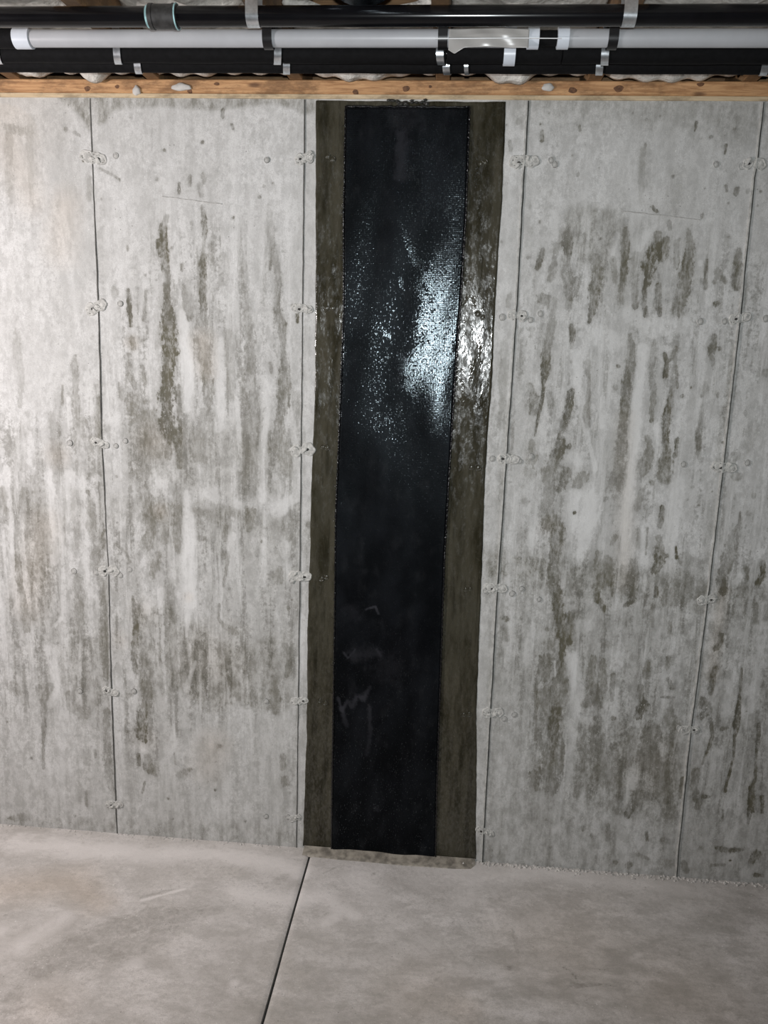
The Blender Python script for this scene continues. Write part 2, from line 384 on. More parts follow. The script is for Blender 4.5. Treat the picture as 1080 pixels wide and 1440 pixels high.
# ------------------------------------------------------------------ the wall
ZT = 2.292            # top of the poured wall
SEAMS = [-.9144, -.3048, .3048, .9144]
TIEZ = [2.14-.4064*j for j in range(6)]
DARK = [
 # --- left of the repair
 [(8,178,5,.3),(30,185,6,.3)], [(13,185,6,.22),(12,240,6,.2),(16,330,4,.12)], [(42,165,5,.25),(42,230,5,.2),(45,290,4,.1)],
 [(93,182,4,.4)], [(104,186,3,.4),(112,191,2,.4)], [(133,217,4,.9),(131,224,3,.7)], [(118,225,2.5,.7)], [(140,237,2,.4),(160,247,2,.3),(168,253,2.5,.7)],
 [(126,250,4,.25),(125,280,4,.25)], [(313,155,3,.8),(313,164,3,.7)], [(326,175,2.5,.75),(327,180,2.5,.6)], [(285,200,2.5,.65)], [(252,258,3,.7),(252,270,4,.85)],
 [(267,248,3,.55),(267,260,3,.5)], [(286,246,5,.4),(287,256,4,.35)], [(280,260,4.5,.35),(284,275,4,.35)], [(328,306,3,.6)], [(231,211,2.5,.65)],
 [(371,262,2.5,.45)], [(365,277,2.5,.5)], [(384,258,2,.5)], [(220,252,3,.35)], [(270,312,2.5,.35),(270,322,2.5,.4)], [(256,372,2.5,.65),(256,380,2.5,.6)],
 [(183,165,2,.4)], [(179,345,2,.4),(180,352,2,.4)], [(143,280,2,.4)], [(204,387,2,.4)],
 [(234,305,4,.35),(230,322,7,.7),(231,338,7,.85),(232,368,6,.75),(236,392,5,.4),(235,405,6,.6),(235,432,8,.85),(239,470,12,.9),(240,490,12,.85),(234,520,8,.9),(233,552,10,.95),(233,575,9,.9),(238,600,9,.85),(247,615,9,.8),(252,630,5,.6),(253,655,4,.6)],
 [(236,610,6,.5),(236,640,6,.5)], [(250,545,4,.5),(253,590,4,.5),(254,618,4,.6)], [(222,340,4,.3),(224,355,3,.25)], [(243,348,3,.4)],
 [(284,290,3.5,.5),(286,308,5,.65),(288,322,5,.7),(287,335,3,.4),(286,352,2,.3),(285,362,5,.6),(286,388,5,.7),(285,405,6,.65),(287,428,6,.75),(286,446,9,.45),(284,480,13,.4),(289,510,10,.45),(293,540,8,.6),(292,568,7,.5),(288,600,14,.35),(282,640,14,.32)],
 [(297,345,5,.28),(297,368,5,.25)], [(258,402,2,.5),(260,430,4,.35),(268,448,4,.6),(270,435,3,.4)], [(262,400,8,.2),(268,430,8,.3)],
 [(315,365,9,.18),(314,395,8,.18)], [(343,372,5,.2),(342,395,5,.2)],
 [(344,402,5,.4),(347,425,7,.25),(348,455,9,.42),(352,478,10,.5),(352,510,8,.5),(353,545,14,.42),(358,575,14,.42),(352,610,14,.35),(350,650,14,.35),(350,690,10,.35)],
 [(322,470,7,.25),(323,500,8,.3),(326,530,7,.3),(325,560,6,.3)], [(378,290,3,.18),(380,320,7,.25),(384,360,7,.32),(391,382,5,.42),(392,400,5,.45),(390,432,5,.55),(395,458,7,.6),(398,475,5,.45),(398,492,5,.55),(401,530,9,.6),(399,570,9,.6),(392,590,7,.5),(392,610,10,.42),(398,640,12,.4),(402,660,10,.35)],
 [(381,367,2.5,.5),(380,378,2.5,.5)], [(381,512,3,.4),(382,525,2,.4)], [(379,608,2.5,.45),(378,636,2.5,.5)], [(418,440,3,.8),(419,452,3,.75)], [(412,430,4,.4)],
 [(23,470,6,.2),(25,500,6,.22),(30,530,5,.2),(28,570,4,.25)], [(40,585,8,.15),(30,620,10,.18),(32,655,8,.2)], [(3,690,6,.35),(6,730,8,.35)],
 [(105,500,3,.4),(105,520,6,.4),(106,550,5,.38),(108,580,6,.4),(112,605,7,.38),(116,625,11,.3),(120,660,14,.25)], [(88,542,2,.4),(87,568,2.5,.4)], [(118,590,3,.4),(123,600,2,.35)],
 [(139,560,3,.4),(138,590,5,.5),(139,610,5,.45),(134,622,6,.55)], [(72,585,6,.25),(78,610,9,.32),(82,650,9,.32),(78,675,5,.3)], [(55,640,8,.3),(56,660,8,.3)],
 [(180,408,3,.6),(182,435,4,.75),(184,458,3,.7)], [(186,478,6,.5),(188,490,4,.5)], [(205,410,2.5,.45),(203,450,3,.45)], [(200,480,4,.4)], [(180,500,4,.35),(182,530,5,.4),(190,545,3,.4)], [(168,540,3,.4),(172,560,5,.35)], [(200,515,3,.4),(204,540,3,.45)], [(186,560,9,.4),(186,580,8,.45)], [(207,565,5,.4)],
 [(160,405,4,.3),(162,416,5,.3)], [(130,475,3,.35)],
 [(186,592,5,.35),(205,585,9,.4),(215,582,8,.45),(212,620,16,.4),(205,650,18,.35),(198,668,14,.25)], [(226,590,5,.3),(224,640,8,.3)],
 [(35,690,6,.3),(24,720,3,.35),(22,760,4,.4),(25,790,5,.55),(27,815,5,.5),(33,845,5,.48),(38,865,7,.4),(38,885,6,.4)], [(36,700,4,.35),(36,740,3,.35),(40,790,4,.4),(43,810,3,.5),(46,840,3,.35),(48,870,4,.3)],
 [(47,676,11,.3),(48,700,12,.28),(60,735,12,.32),(62,775,11,.34),(58,800,11,.3),(64,850,10,.2),(72,900,10,.2)], [(79,676,5,.32)], [(47,692,2.5,.6)],
 [(104,690,5,.2),(107,740,6,.25),(107,768,6,.3)], [(110,815,7,.32),(112,850,9,.38),(113,870,8,.35),(106,900,6,.25)], [(123,691,3,.55),(127,695,2,.5)], [(128,710,8,.35),(130,740,9,.32),(140,762,9,.42),(136,785,8,.4),(130,800,6,.3)],
 [(147,745,2,.6),(143,757,2,.7),(146,768,2,.6)], [(150,815,4,.3),(147,860,6,.4),(146,900,7,.48),(150,950,6,.4)],
 [(163,765,2,.35),(176,775,2,.45),(183,790,2,.3)], [(203,690,10,.45),(210,720,11,.55),(213,745,8,.5),(206,765,10,.42)], [(218,790,8,.35),(214,810,5,.4)], [(187,838,1.5,.5),(189,860,5,.6),(191,880,5,.68),(189,905,5,.65),(188,922,5,.6),(191,945,4,.6)], [(197,855,6,.45)], [(185,660,3,.5)],[(182,665,2,.6)],[(164,670,2,.5)],
 [(205,965,9,.5),(206,985,9,.6),(200,1010,8,.75),(199,1032,9,.85),(203,1040,6,.8)], [(194,1062,4,.7),(195,1076,3,.6)], [(208,1066,6,.55),(207,1080,7,.6),(216,1085,8,.5)], [(204,1100,2,.6),(200,1115,2,.5)], [(181,978,4,.5)], [(178,1029,2.5,.6)], [(187,1044,2,.55)],
 [(58,970,8,.3),(72,965,5,.4),(60,985,6,.4),(62,1020,3.5,.5),(61,1040,2.5,.5),(61,1080,2.5,.4)], [(20,965,8,.3),(26,975,5,.35)], [(10,1015,2,.5)], [(45,1066,2,.5)], [(95,975,5,.4),(100,995,8,.3),(120,1005,8,.35)], [(134,1055,2,.4),(134,1065,2,.4)], [(121,1113,3,.35),(122,1133,3,.45)], [(106,1148,2,.6)], [(12,1151,2,.55),(35,1150,8,.3)],
 [(150,1000,5,.45),(151,1050,6,.5),(153,1090,7,.4),(158,1110,4,.5)], [(154,1133,3,.8),(163,1128,2,.5)], [(158,1165,5,.4)], [(200,930,5,.3),(205,935,3,.4)],
 # olive field between the seams
 [(252,692,8,.3),(249,715,9,.5),(248,750,7,.45),(250,775,5,.38)], [(226,705,8,.35),(232,760,6,.3)], [(282,716,14,.35),(300,722,14,.3)], [(315,715,8,.38),(330,720,8,.3)], [(352,722,9,.5),(351,745,4,.4)], [(281,757,4,.4),(287,757,4,.4)], [(318,740,5,.38),(317,760,3,.35)], [(318,782,5,.4),(319,795,3,.45),(314,825,2,.5)], [(409,720,5,.4),(405,735,9,.4),(406,755,6,.35)], [(433,738,5,.5)], [(393,800,4,.42),(390,813,9,.4)], [(368,762,2.5,.6)], [(405,855,3,.6),(406,858,2,.5)], [(411,844,2,.6)],
 [(323,828,3,.4)], [(223,780,5,.5),(223,800,4,.4)], [(308,850,2,.5),(307,870,2,.4),(315,880,3,.4),(330,888,7,.4)], [(240,830,10,.2),(240,870,10,.3)],
 [(405,935,4,.5),(403,950,4,.75)], [(385,955,6,.5),(385,975,9,.5),(388,998,8,.4)], [(345,985,10,.25),(330,960,10,.3)], [(398,1063,4,.5),(398,1080,4,.4)], [(402,1098,8,.4)], [(310,1049,4,.5)], [(268,1082,3,.5),(252,1090,6,.35)], [(245,1060,2,.4),(247,1075,2,.4)], [(236,1123,2.5,.7)], [(303,1111,2,.65)], [(243,1152,2,.6)], [(345,1155,2,.5)], [(300,1095,6,.2)], [(407,1115,3,.25)],
 # --- right of the repair
 [(762,185,2.5,.7),(762,198,2.5,.8)], [(760,174,2,.65)], [(815,177,2.5,.65),(816,184,2.5,.6)], [(772,159,2,.5)], [(813,243,2.5,.65),(812,247,2,.5)], [(805,218,2,.5)], [(845,336,2.5,.65)], [(842,362,3,.4)], [(758,312,3,.5)], [(706,340,3,.5)], [(717,200,3,.35),(718,210,3,.4)], [(730,170,5,.22)], [(843,236,1.8,.5)], [(712,176,1.8,.5)],
 [(763,352,4,.55),(760,368,5,.7),(756,377,4,.65)], [(743,362,3,.4)], [(746,325,5,.18)], [(745,290,3,.2)],
 [(783,345,4,.35),(779,370,6,.48),(774,392,5,.42)], [(797,330,8,.5),(799,348,7,.7),(798,365,6,.4),(798,388,8,.55),(801,412,7,.6),(800,432,5,.42)], [(811,392,4,.5),(810,415,4,.5)],
 [(837,362,8,.5),(841,385,9,.6),(837,412,9,.68),(833,435,8,.7),(829,452,3,.7)], [(862,365,5,.28),(865,395,4,.42)],
 [(880,322,4,.5),(878,355,6,.7),(877,385,6,.65),(873,425,6,.45)], [(893,358,5,.3),(892,390,6,.38),(893,430,5,.62)], [(924,330,6,.6),(920,350,10,.85),(912,372,12,.8),(912,388,11,.82),(906,405,5,.7),(905,425,4,.65),(908,443,4,.65)], [(937,338,6,.55),(930,360,9,.55)], [(926,402,5,.55),(926,425,5,.65),(928,443,3,.65)],
 [(967,322,3,.45),(971,340,7,.58),(968,370,8,.66),(963,395,12,.6),(956,422,11,.6),(952,436,9,.62)], [(952,340,4,.3),(951,375,5,.4)], [(994,365,2,.5),(993,380,3,.62),(992,405,3,.55)], [(1009,382,6,.42),(1012,390,6,.45),(1020,396,4,.5)], [(1006,396,4,.45)], [(1039,352,4,.45),(1037,372,7,.65),(1034,398,7,.65),(1037,405,5,.6)],
 [(904,210,4,.3),(903,250,5,.22),(903,285,4,.15)], [(950,240,8,.12),(950,295,8,.12)],
 [(979,172,2.5,.6),(977,183,2.5,.75)], [(1000,193,3,.65)], [(1021,204,2,.7),(1019,216,2,.6)], [(985,195,2.5,.35)], [(908,204,2.5,.5),(907,210,2,.4)], [(909,168,2.5,.4)], [(928,163,2,.4)], [(890,159,2,.35)], [(873,190,2,.55)], [(917,290,2.5,.7),(924,298,2.5,.65)], [(987,302,2.5,.6),(987,307,2,.5)], [(1021,261,2.5,.5),(1022,269,2,.5)], [(1037,266,4,.5),(1035,273,3.5,.5)], [(1024,286,2,.5)], [(1070,270,3,.65)], [(1066,289,2,.5)], [(1025,333,3,.5)], [(947,248,2,.65)], [(955,337,3,.4)], [(991,265,1.5,.5)], [(1033,182,2.5,.4)], [(941,312,3,.35),(942,322,3,.35)], [(1052,268,4,.3)],
 [(716,415,4,.35),(714,430,5,.3)], [(709,485,8,.22),(708,515,8,.25),(707,560,6,.28),(704,600,5,.2)], [(762,420,9,.55),(776,425,8,.42),(777,450,8,.35),(772,475,8,.45),(768,500,7,.6),(767,515,7,.85),(766,527,6,.95),(764,540,2.5,.85),(763,560,3,.75),(758,582,3,.75),(754,600,2,.75),(752,614,2,.65)],
 [(745,542,4,.45),(750,558,8,.6),(752,580,7,.62)], [(748,622,6,.5),(749,645,10,.5)], [(804,458,4,.6),(805,474,4,.75),(803,490,2,.65)], [(773,553,6,.42),(774,572,5,.5)], [(803,509,2.5,.45)],
 [(804,550,5,.82),(801,572,6,.88),(796,588,6,.75),(792,602,7,.6),(786,612,2,.6),(788,622,7,.82),(787,632,9,.85),(780,645,9,.65),(776,658,9,.55)], [(800,628,6,.6)], [(825,510,6,.32),(828,530,3,.45),(828,560,3,.42),(825,585,6,.38),(826,600,3,.35)], [(869,515,3,.6)], [(865,545,4,.4)],
 [(886,470,3,.4),(890,490,6,.5),(887,510,8,.55),(882,540,9,.68),(880,560,7,.65),(877,590,7,.5),(874,630,9,.42),(870,655,9,.35)],
 [(921,478,2.5,.55),(920,495,4,.35),(916,520,5,.42),(919,555,5,.48),(917,575,4,.55),(916,592,4,.72)], [(910,614,4,.45),(914,632,6,.55),(911,648,10,.55),(904,662,9,.5)],
 [(950,490,4,.6),(945,505,3,.5)], [(934,498,3,.6),(938,510,3,.65),(936,528,5,.9)], [(944,545,2,.75),(941,565,4,.8),(939,582,6,.88),(937,600,6,.85),(936,615,5,.8),(937,632,9,.72),(936,650,11,.6),(932,670,11,.5)], [(952,618,4,.75),(950,640,4,.6)], [(951,515,2,.5),(953,545,2,.45)],
 [(1005,475,6,.6),(1002,490,7,.65),(1000,500,5,.5),(1003,512,4,.35)], [(1012,490,4,.35)], [(1008,427,6,.75)], [(985,452,3,.5)], [(1014,466,3,.4)], [(992,545,6,.28),(988,555,4,.3)], [(988,570,3,.35),(986,590,3.5,.4),(982,610,5,.6),(982,625,5,.62),(984,645,4,.35)], [(1031,480,3,.25),(1027,530,4,.4),(1022,590,4,.35),(1020,610,3,.35)], [(1016,622,4,.65)], [(972,545,2,.6)], [(959,557,3,.75)], [(1010,553,1.8,.5),(1009,558,1.8,.5)], [(987,557,2,.5)], [(1035,642,8,.35)], [(1020,650,10,.3)], [(1060,600,10,.15),(1052,630,8,.2)], [(1078,525,6,.35)],
 [(797,664,8,.65),(790,682,7,.65),(786,690,6,.5)], [(773,665,12,.45),(772,690,12,.45),(768,715,11,.45),(772,735,13,.62),(783,745,12,.75),(783,765,11,.72),(781,785,10,.62),(778,805,10,.62),(779,822,9,.7),(784,840,9,.9),(787,862,8,.92),(791,880,8,.9),(793,905,7,.8),(789,925,6,.75),(790,950,8,.6),(794,985,7,.5)], [(801,865,8,.55),(800,885,8,.55),(800,905,7,.55)],
 [(745,665,9,.28)], [(735,685,3,.4)], [(738,705,6,.25)], [(735,742,7,.28),(732,765,6,.25)], [(808,721,3,.7)], [(820,670,8,.5),(812,680,8,.45)], [(865,668,8,.5),(857,690,6,.35)], [(852,702,5,.5)], [(866,755,5,.45),(860,765,3,.4)],
 [(842,778,5,.55),(839,790,5,.55),(846,808,11,.45),(858,790,9,.45),(850,815,14,.6),(838,828,6,.65),(838,842,5,.75),(848,852,5,.95),(849,860,2,.85)], [(861,820,3,.7),(861,838,2,.7)], [(711,870,5,.75)], [(712,885,4,.35),(713,900,4,.25)], [(855,906,5,.4)], [(770,885,4,.5)], [(771,905,9,.45)],
 [(875,668,9,.35),(872,690,5,.3)], [(903,690,4,.4),(896,715,5,.38)], [(897,745,4,.35),(898,770,4,.3)], [(917,679,5,.55)], [(936,676,7,.6)], [(931,713,4,.8),(931,725,4,.7),(928,740,3,.55)], [(926,757,5,.4),(927,775,8,.7),(928,790,8,.72),(920,802,8,.65)], [(937,782,4,.5)], [(911,742,2,.5),(908,780,2,.45)], [(974,685,3,.3)], [(985,690,2,.5)], [(1002,691,2,.5)], [(967,703,2,.5)], [(983,710,2,.5)],
 [(891,792,7,.5),(889,810,9,.6),(888,830,9,.78),(889,845,7,.78),(879,852,3,.6)], [(923,826,3,.8),(923,838,3.5,.8)], [(919,850,3,.45),(917,880,3,.35)], [(950,768,1.5,.7),(951,785,2,.8)], [(961,785,9,.25),(975,795,14,.32),(960,822,24,.42),(985,830,15,.4),(945,840,16,.35)], [(942,875,3,.45),(942,890,4,.5)],
 [(1041,720,2,.6),(1040,735,3,.55),(1034,748,6,.5),(1028,768,10,.5),(1020,795,10,.55),(1014,815,8,.7),(1017,832,8,.88)], [(1027,785,8,.5)], [(1073,790,4,.6),(1073,808,5,.8),(1066,820,5,.7)], [(1050,800,5,.55),(1051,812,4,.6)], [(1052,722,4,.4)], [(1036,670,8,.38)], [(1060,697,4,.4)], [(1014,893,4,.75),(1012,905,4,.7),(1006,912,5,.8)], [(1018,872,3,.5)], [(1063,850,3,.4),(1063,875,4,.4)], [(1035,838,3,.4)],
 [(766,928,11,.65),(764,950,10,.62)], [(768,975,12,.5),(775,1000,20,.52),(772,1035,18,.55),(776,1075,18,.55),(774,1105,14,.5)], [(780,955,4,.6),(781,985,6,.72),(781,1012,10,.82),(776,1045,8,.68),(774,1070,5,.65)], [(755,950,3,.6),(753,1000,3,.6),(752,1040,3,.5)], [(750,1090,8,.6),(755,1110,4,.6)], [(790,1050,5,.4),(788,1080,6,.3)],
 [(834,926,5,.55),(830,950,8,.55),(836,985,11,.58),(822,990,6,.5)], [(848,930,5,.55),(848,970,6,.45)], [(862,950,4,.55),(860,985,3,.4)], [(838,1010,4,.5)], [(862,1010,4,.6)], [(864,1050,5,.6)], [(822,1055,6,.4),(818,1100,8,.4),(810,1120,4,.35)], [(845,1050,18,.3),(855,1090,24,.35)], [(768,1153,2.5,.5)], [(820,1165,5,.5)], [(832,1175,4,.45)], [(774,1191,2.5,.5)], [(855,1160,3,.5),(856,1180,4,.35)], [(866,1213,4,.6)], [(790,1150,4,.35)],
 [(911,930,4,.5),(908,950,7,.45)], [(901,965,4,.65),(900,980,6,.6),(904,992,9,.82),(898,1008,6,.78)], [(941,925,4,.65),(938,940,4,.5)], [(940,955,4,.6),(945,968,4,.7)], [(945,985,3,.4),(942,1010,8,.4),(950,1020,8,.4)], [(930,980,2,.5),(948,981,2,.5)],
 [(915,1035,16,.5),(905,1060,14,.45),(925,1080,18,.45),(935,1120,16,.42),(945,1150,10,.35)], [(890,1030,10,.35),(885,1070,10,.35)], [(898,1115,8,.55),(882,1145,6,.65)], [(945,1045,4,.5),(943,1060,5,.45)], [(960,1095,3,.7),(957,1120,4,.5)], [(909,1170,2,.6),(910,1182,3,.6)], [(932,1181,4,.55)], [(884,1216,5,.6)], [(898,1202,4,.35),(912,1208,3,.4)],
 [(1006,940,5,.8),(1002,960,6,.78),(999,975,4,.7)], [(990,985,6,.65),(996,1000,8,.65),(985,1008,5,.55)], [(999,1012,3,.65),(1002,1035,2.5,.65),(997,1050,3,.75),(991,1065,2,.75),(988,1075,2,.65)], [(979,1085,6,.6),(976,1110,6,.5),(982,1120,7,.6),(980,1135,5,.5)], [(988,1120,4,.8),(998,1121,2,.65)], [(1016,1025,4,.7)], [(1021,1024,3,.6)],
 [(1043,940,1.8,.7),(1040,975,2.2,.78),(1038,1005,4.5,.92),(1035,1020,5,.9),(1033,1038,2.5,.8),(1032,1062,2,.7),(1026,1088,2.5,.75),(1022,1100,2.5,.75),(1020,1113,2.5,.8)], [(1017,1140,2.2,.65),(1016,1155,2,.6)], [(1067,1018,2.5,.75),(1066,1045,4,.82),(1064,1062,3,.7),(1062,1095,2.5,.65),(1057,1110,4.5,.82),(1055,1140,5,.88),(1052,1158,2,.6)], [(1072,1120,3,.7),(1072,1143,2.5,.75)], [(1074,965,5,.5)], [(1050,1000,2,.5)], [(1064,1085,2,.6)],
 [(1008,1192,3.5,.7),(1022,1196,5,.65),(1044,1195,2.5,.7)], [(1063,1202,9,.65),(1056,1213,5,.65)], [(1000,1217,3,.45),(1018,1216,2.5,.4)], [(1027,1210,2,.8)], [(960,1213,4,.45),(966,1226,4,.5)], [(1062,1231,4,.65),(1072,1231,3,.6)], [(985,1193,4,.35)], [(940,1215,10,.3)],
]
LIGHT = [
 [(257,440,5,.5),(258,480,8,.7),(262,510,9,.75),(265,545,9,.6),(262,575,6,.4)], [(310,480,6,.45),(312,560,7,.5),(308,600,8,.45)], [(374,540,6,.5),(372,600,6,.5),(366,650,5,.45),(368,700,6,.5)], [(332,560,3,.5),(336,600,4,.4),(338,660,3,.4)], [(405,560,4,.4),(418,640,6,.4),(417,700,7,.5),(390,715,12,.4)],
 [(262,695,6,.5),(268,755,8,.6),(264,800,6,.5),(267,845,7,.6),(263,875,4,.5),(262,895,1.5,.5)], [(228,680,9,.55)], [(298,695,14,.45),(290,705,12,.4)], [(335,710,7,.4)], [(326,755,6,.4),(324,800,5,.4)], [(370,760,6,.4),(370,820,6,.35)], [(226,830,5,.5),(226,860,3,.4)], [(250,835,5,.4)],
 [(10,660,5,.6),(9,690,4,.55),(14,720,4,.5),(18,770,6,.4),(15,830,10,.3)], [(72,665,5,.55),(73,700,5,.55),(73,760,5,.45),(74,790,6,.3)], [(96,670,9,.5),(95,715,12,.4)], [(135,672,6,.5)], [(77,930,4,.45),(80,965,4,.5),(72,990,6,.35)], [(96,560,3,.5),(98,600,3,.45)], [(125,530,8,.35),(128,580,5,.4)], [(86,870,3,.5),(78,880,3,.5)], [(205,855,8,.4)], [(345,540,5,.5),(355,530,4,.5)], [(150,560,6,.3),(150,590,7,.3)], [(195,1055,14,.3)], [(275,930,2,.35),(262,970,4,.3)], [(250,1055,14,.2)],
 [(715,480,4,.3),(716,560,5,.3)], [(860,480,16,.45),(840,470,14,.4)], [(812,500,8,.45),(812,535,7,.5),(825,610,4,.5),(838,660,4,.55)], [(832,700,13,.7),(825,740,13,.7),(818,770,10,.6),(812,790,6,.4)], [(808,695,8,.45),(804,740,8,.45)], [(848,560,4,.5),(846,600,4,.5)], [(902,490,8,.6),(899,540,9,.7),(894,590,9,.7),(890,640,6,.6),(886,680,7,.65),(880,720,8,.6),(878,760,7,.55),(878,790,5,.4)], [(925,600,5,.55),(928,640,4,.55)], [(955,680,10,.35),(948,740,12,.6),(940,770,8,.6),(938,800,6,.45)], [(905,740,4,.45),(905,790,5,.5)], [(755,750,6,.4),(745,765,5,.35),(752,730,6,.35)], [(748,880,6,.35),(742,930,6,.3)], [(800,330,5,.2)], [(818,470,4,.4)], [(842,400,3,.3)], [(862,360,3,.4),(868,330,4,.4)], [(884,440,10,.3),(920,460,14,.4),(960,455,14,.4)], [(910,330,7,.4),(900,350,4,.5)], [(985,370,4,.4)], [(897,300,14,.25),(905,270,6,.3)], [(890,240,8,.2),(890,280,8,.25)], [(805,925,9,.5),(812,970,9,.5),(806,1030,5,.4),(800,1100,4,.3)], [(815,880,9,.35),(830,880,8,.3)], [(1020,960,8,.3),(1020,1000,8,.3),(1055,1000,6,.35),(1062,960,8,.35)], [(1010,1060,8,.25),(1000,1100,8,.25)], [(780,300,6,.3),(780,330,5,.3)], [(1040,810,5,.5),(1034,820,5,.5)], [(1075,880,6,.35)], [(790,690,4,.5)], [(805,640,8,.35),(812,650,6,.35)], [(772,860,3,.4)], [(780,930,1.5,.5),(781,950,1.5,.5)], [(800,985,5,.4)],
]
WARM = [[(10,200,30,.8),(45,280,20,.6)], [(90,290,20,.8),(85,350,20,.6)], [(285,480,14,.9),(290,520,12,.8)], [(186,482,8,.8)], [(60,740,20,.7),(40,850,20,.6)], [(225,720,10,.8)], [(300,1050,20,.7),(290,1080,20,.5)], [(205,1040,15,.3)], [(770,740,10,.4)], [(215,620,20,.6)], [(5,150,60,.5)], [(200,860,15,.3)], [(880,590,12,.4),(878,820,12,.5)], [(1000,950,8,.6),(1016,832,8,.7)], [(265,840,6,.6)], [(80,640,14,.7)], [(170,900,10,.4)], [(920,1080,40,.4)], [(300,930,40,.35)]]
xs = np.unique(np.concatenate([np.arange(-3.4, -1.42, .03), np.arange(-1.42, 1.42, .0045), np.arange(1.42, 3.4, .03), [3.4]]))
zs = np.linspace(-.03, ZT, 500)
U, V = np.meshgrid(xs, zs, indexing='ij')
fd, fl, fw = Field(U, V), Field(U, V), Field(U, V)
for s_ in DARK: fd.stroke(wpts(s_, 1.25))
for s_ in LIGHT: fl.stroke(wpts(s_, .9))
for s_ in WARM: fw.stroke(wpts(s_))
for k in range(70):   # the same kind of streaks go on along the wall beyond the photograph
    u0 = random.choice([-1, 1])*random.uniform(1.32, 3.2); z0 = random.uniform(.5, 1.9); L = random.uniform(.1, .5); wd = random.uniform(.006, .025)
    fd.stroke([(u0, z0, wd*.5, random.uniform(.3, .7)), (u0+random.uniform(-.02, .02), z0-L*.5, wd, random.uniform(.3, .8)), (u0+random.uniform(-.02, .02), z0-L, wd*.5, .4)])
def wpoly(p): return [(on_y(x, y)[0], on_y(x, y)[2]) for x, y in p]
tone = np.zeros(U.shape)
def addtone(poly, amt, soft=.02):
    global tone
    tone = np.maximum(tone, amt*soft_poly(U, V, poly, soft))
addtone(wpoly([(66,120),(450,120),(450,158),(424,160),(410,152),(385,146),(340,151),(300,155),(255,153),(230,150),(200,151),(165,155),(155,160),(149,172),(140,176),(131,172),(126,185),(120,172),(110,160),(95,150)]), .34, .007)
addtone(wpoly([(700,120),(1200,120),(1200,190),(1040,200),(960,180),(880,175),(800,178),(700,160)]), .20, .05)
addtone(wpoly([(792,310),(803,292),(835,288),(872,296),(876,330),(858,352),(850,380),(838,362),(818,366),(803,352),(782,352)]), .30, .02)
# level line: the wall below is a little darker, with a blurred upper edge
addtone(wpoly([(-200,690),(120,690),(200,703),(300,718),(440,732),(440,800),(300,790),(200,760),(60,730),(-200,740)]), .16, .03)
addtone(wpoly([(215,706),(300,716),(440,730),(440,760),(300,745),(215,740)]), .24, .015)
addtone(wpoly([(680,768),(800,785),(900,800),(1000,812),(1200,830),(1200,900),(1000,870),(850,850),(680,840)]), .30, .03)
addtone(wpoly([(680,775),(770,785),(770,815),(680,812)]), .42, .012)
addtone(wpoly([(-200,700),(440,735),(440,1250),(-200,1200)]), .10, .12)
addtone(wpoly([(680,790),(1250,850),(1250,1300),(680,1250)]), .20, .10)
addtone(wpoly([(186,855),(245,850),(262,885),(268,872),(290,882),(310,900),(350,905),(400,885),(418,930),(405,960),(415,1000),(380,1005),(330,990),(300,1008),(250,972),(215,985),(190,960)]), .34, .018)
addtone(wpoly([(85,900),(150,890),(150,990),(120,1010),(95,990),(80,940)]), .26, .02)
addtone(wpoly([(800,1010),(960,1010),(965,1140),(930,1170),(860,1150),(800,1120)]), .34, .03)
addtone(wpoly([(-200,1135),(440,1160),(680,1180),(1250,1220),(1250,1300),(-200,1230)]), .22, .03)
addtone(wpoly([(175,600),(225,585),(300,600),(420,610),(430,700),(330,700),(240,690),(180,680)]), .20, .04)
zone = np.zeros(U.shape)
for pl, am in (([(-300,560),(60,590),(130,520),(180,400),(225,300),(400,330),(430,420),(440,1010),(300,1020),(200,1090),(120,1010),(-300,980)], 1.0),
               ([(690,460),(760,360),(800,300),(1000,320),(1050,360),(1250,400),(1250,1180),(1000,1160),(760,1120),(690,900)], 1.0),
               ([(-300,150),(440,150),(440,400),(-300,560)], .25), ([(700,150),(1250,150),(1250,330),(700,400)], .25), ([(-300,960),(1250,1000),(1250,1250),(-300,1250)], .35)):
    zone = np.maximum(zone, am*soft_poly(U, V, wpoly(pl), .07))
zone = np.maximum(zone, .6*((np.abs(U) > 1.4)))
edge_dirt = np.zeros(U.shape)
for sx in SEAMS:
    edge_dirt = np.maximum(edge_dirt, np.exp(-((U-sx+.012)/.014)**2)*.22)
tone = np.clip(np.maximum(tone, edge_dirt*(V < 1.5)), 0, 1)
warm = np.clip((fw.e+.8)/1.6, 0, 1)*fw.s
base_y = 0.0012*np.sin(U*7+1.3)*np.sin(V*5) + .0006*np.sin(U*23)*np.sin(V*19+1)
pit = np.clip(fd.e, 0, 1)*np.clip(fd.s-.6, 0, 1)*.004          # bug holes and spalled streaks sit a little deeper
def wall_place(U, V):
    return np.stack([U, np.zeros_like(U) + base_y + pit, V], -1)
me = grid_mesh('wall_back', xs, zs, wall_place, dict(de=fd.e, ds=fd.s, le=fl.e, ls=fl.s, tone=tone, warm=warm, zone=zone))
wall = struct(link('wall_back', me, M['wall']), 'poured grey concrete basement wall streaked with damp stains')

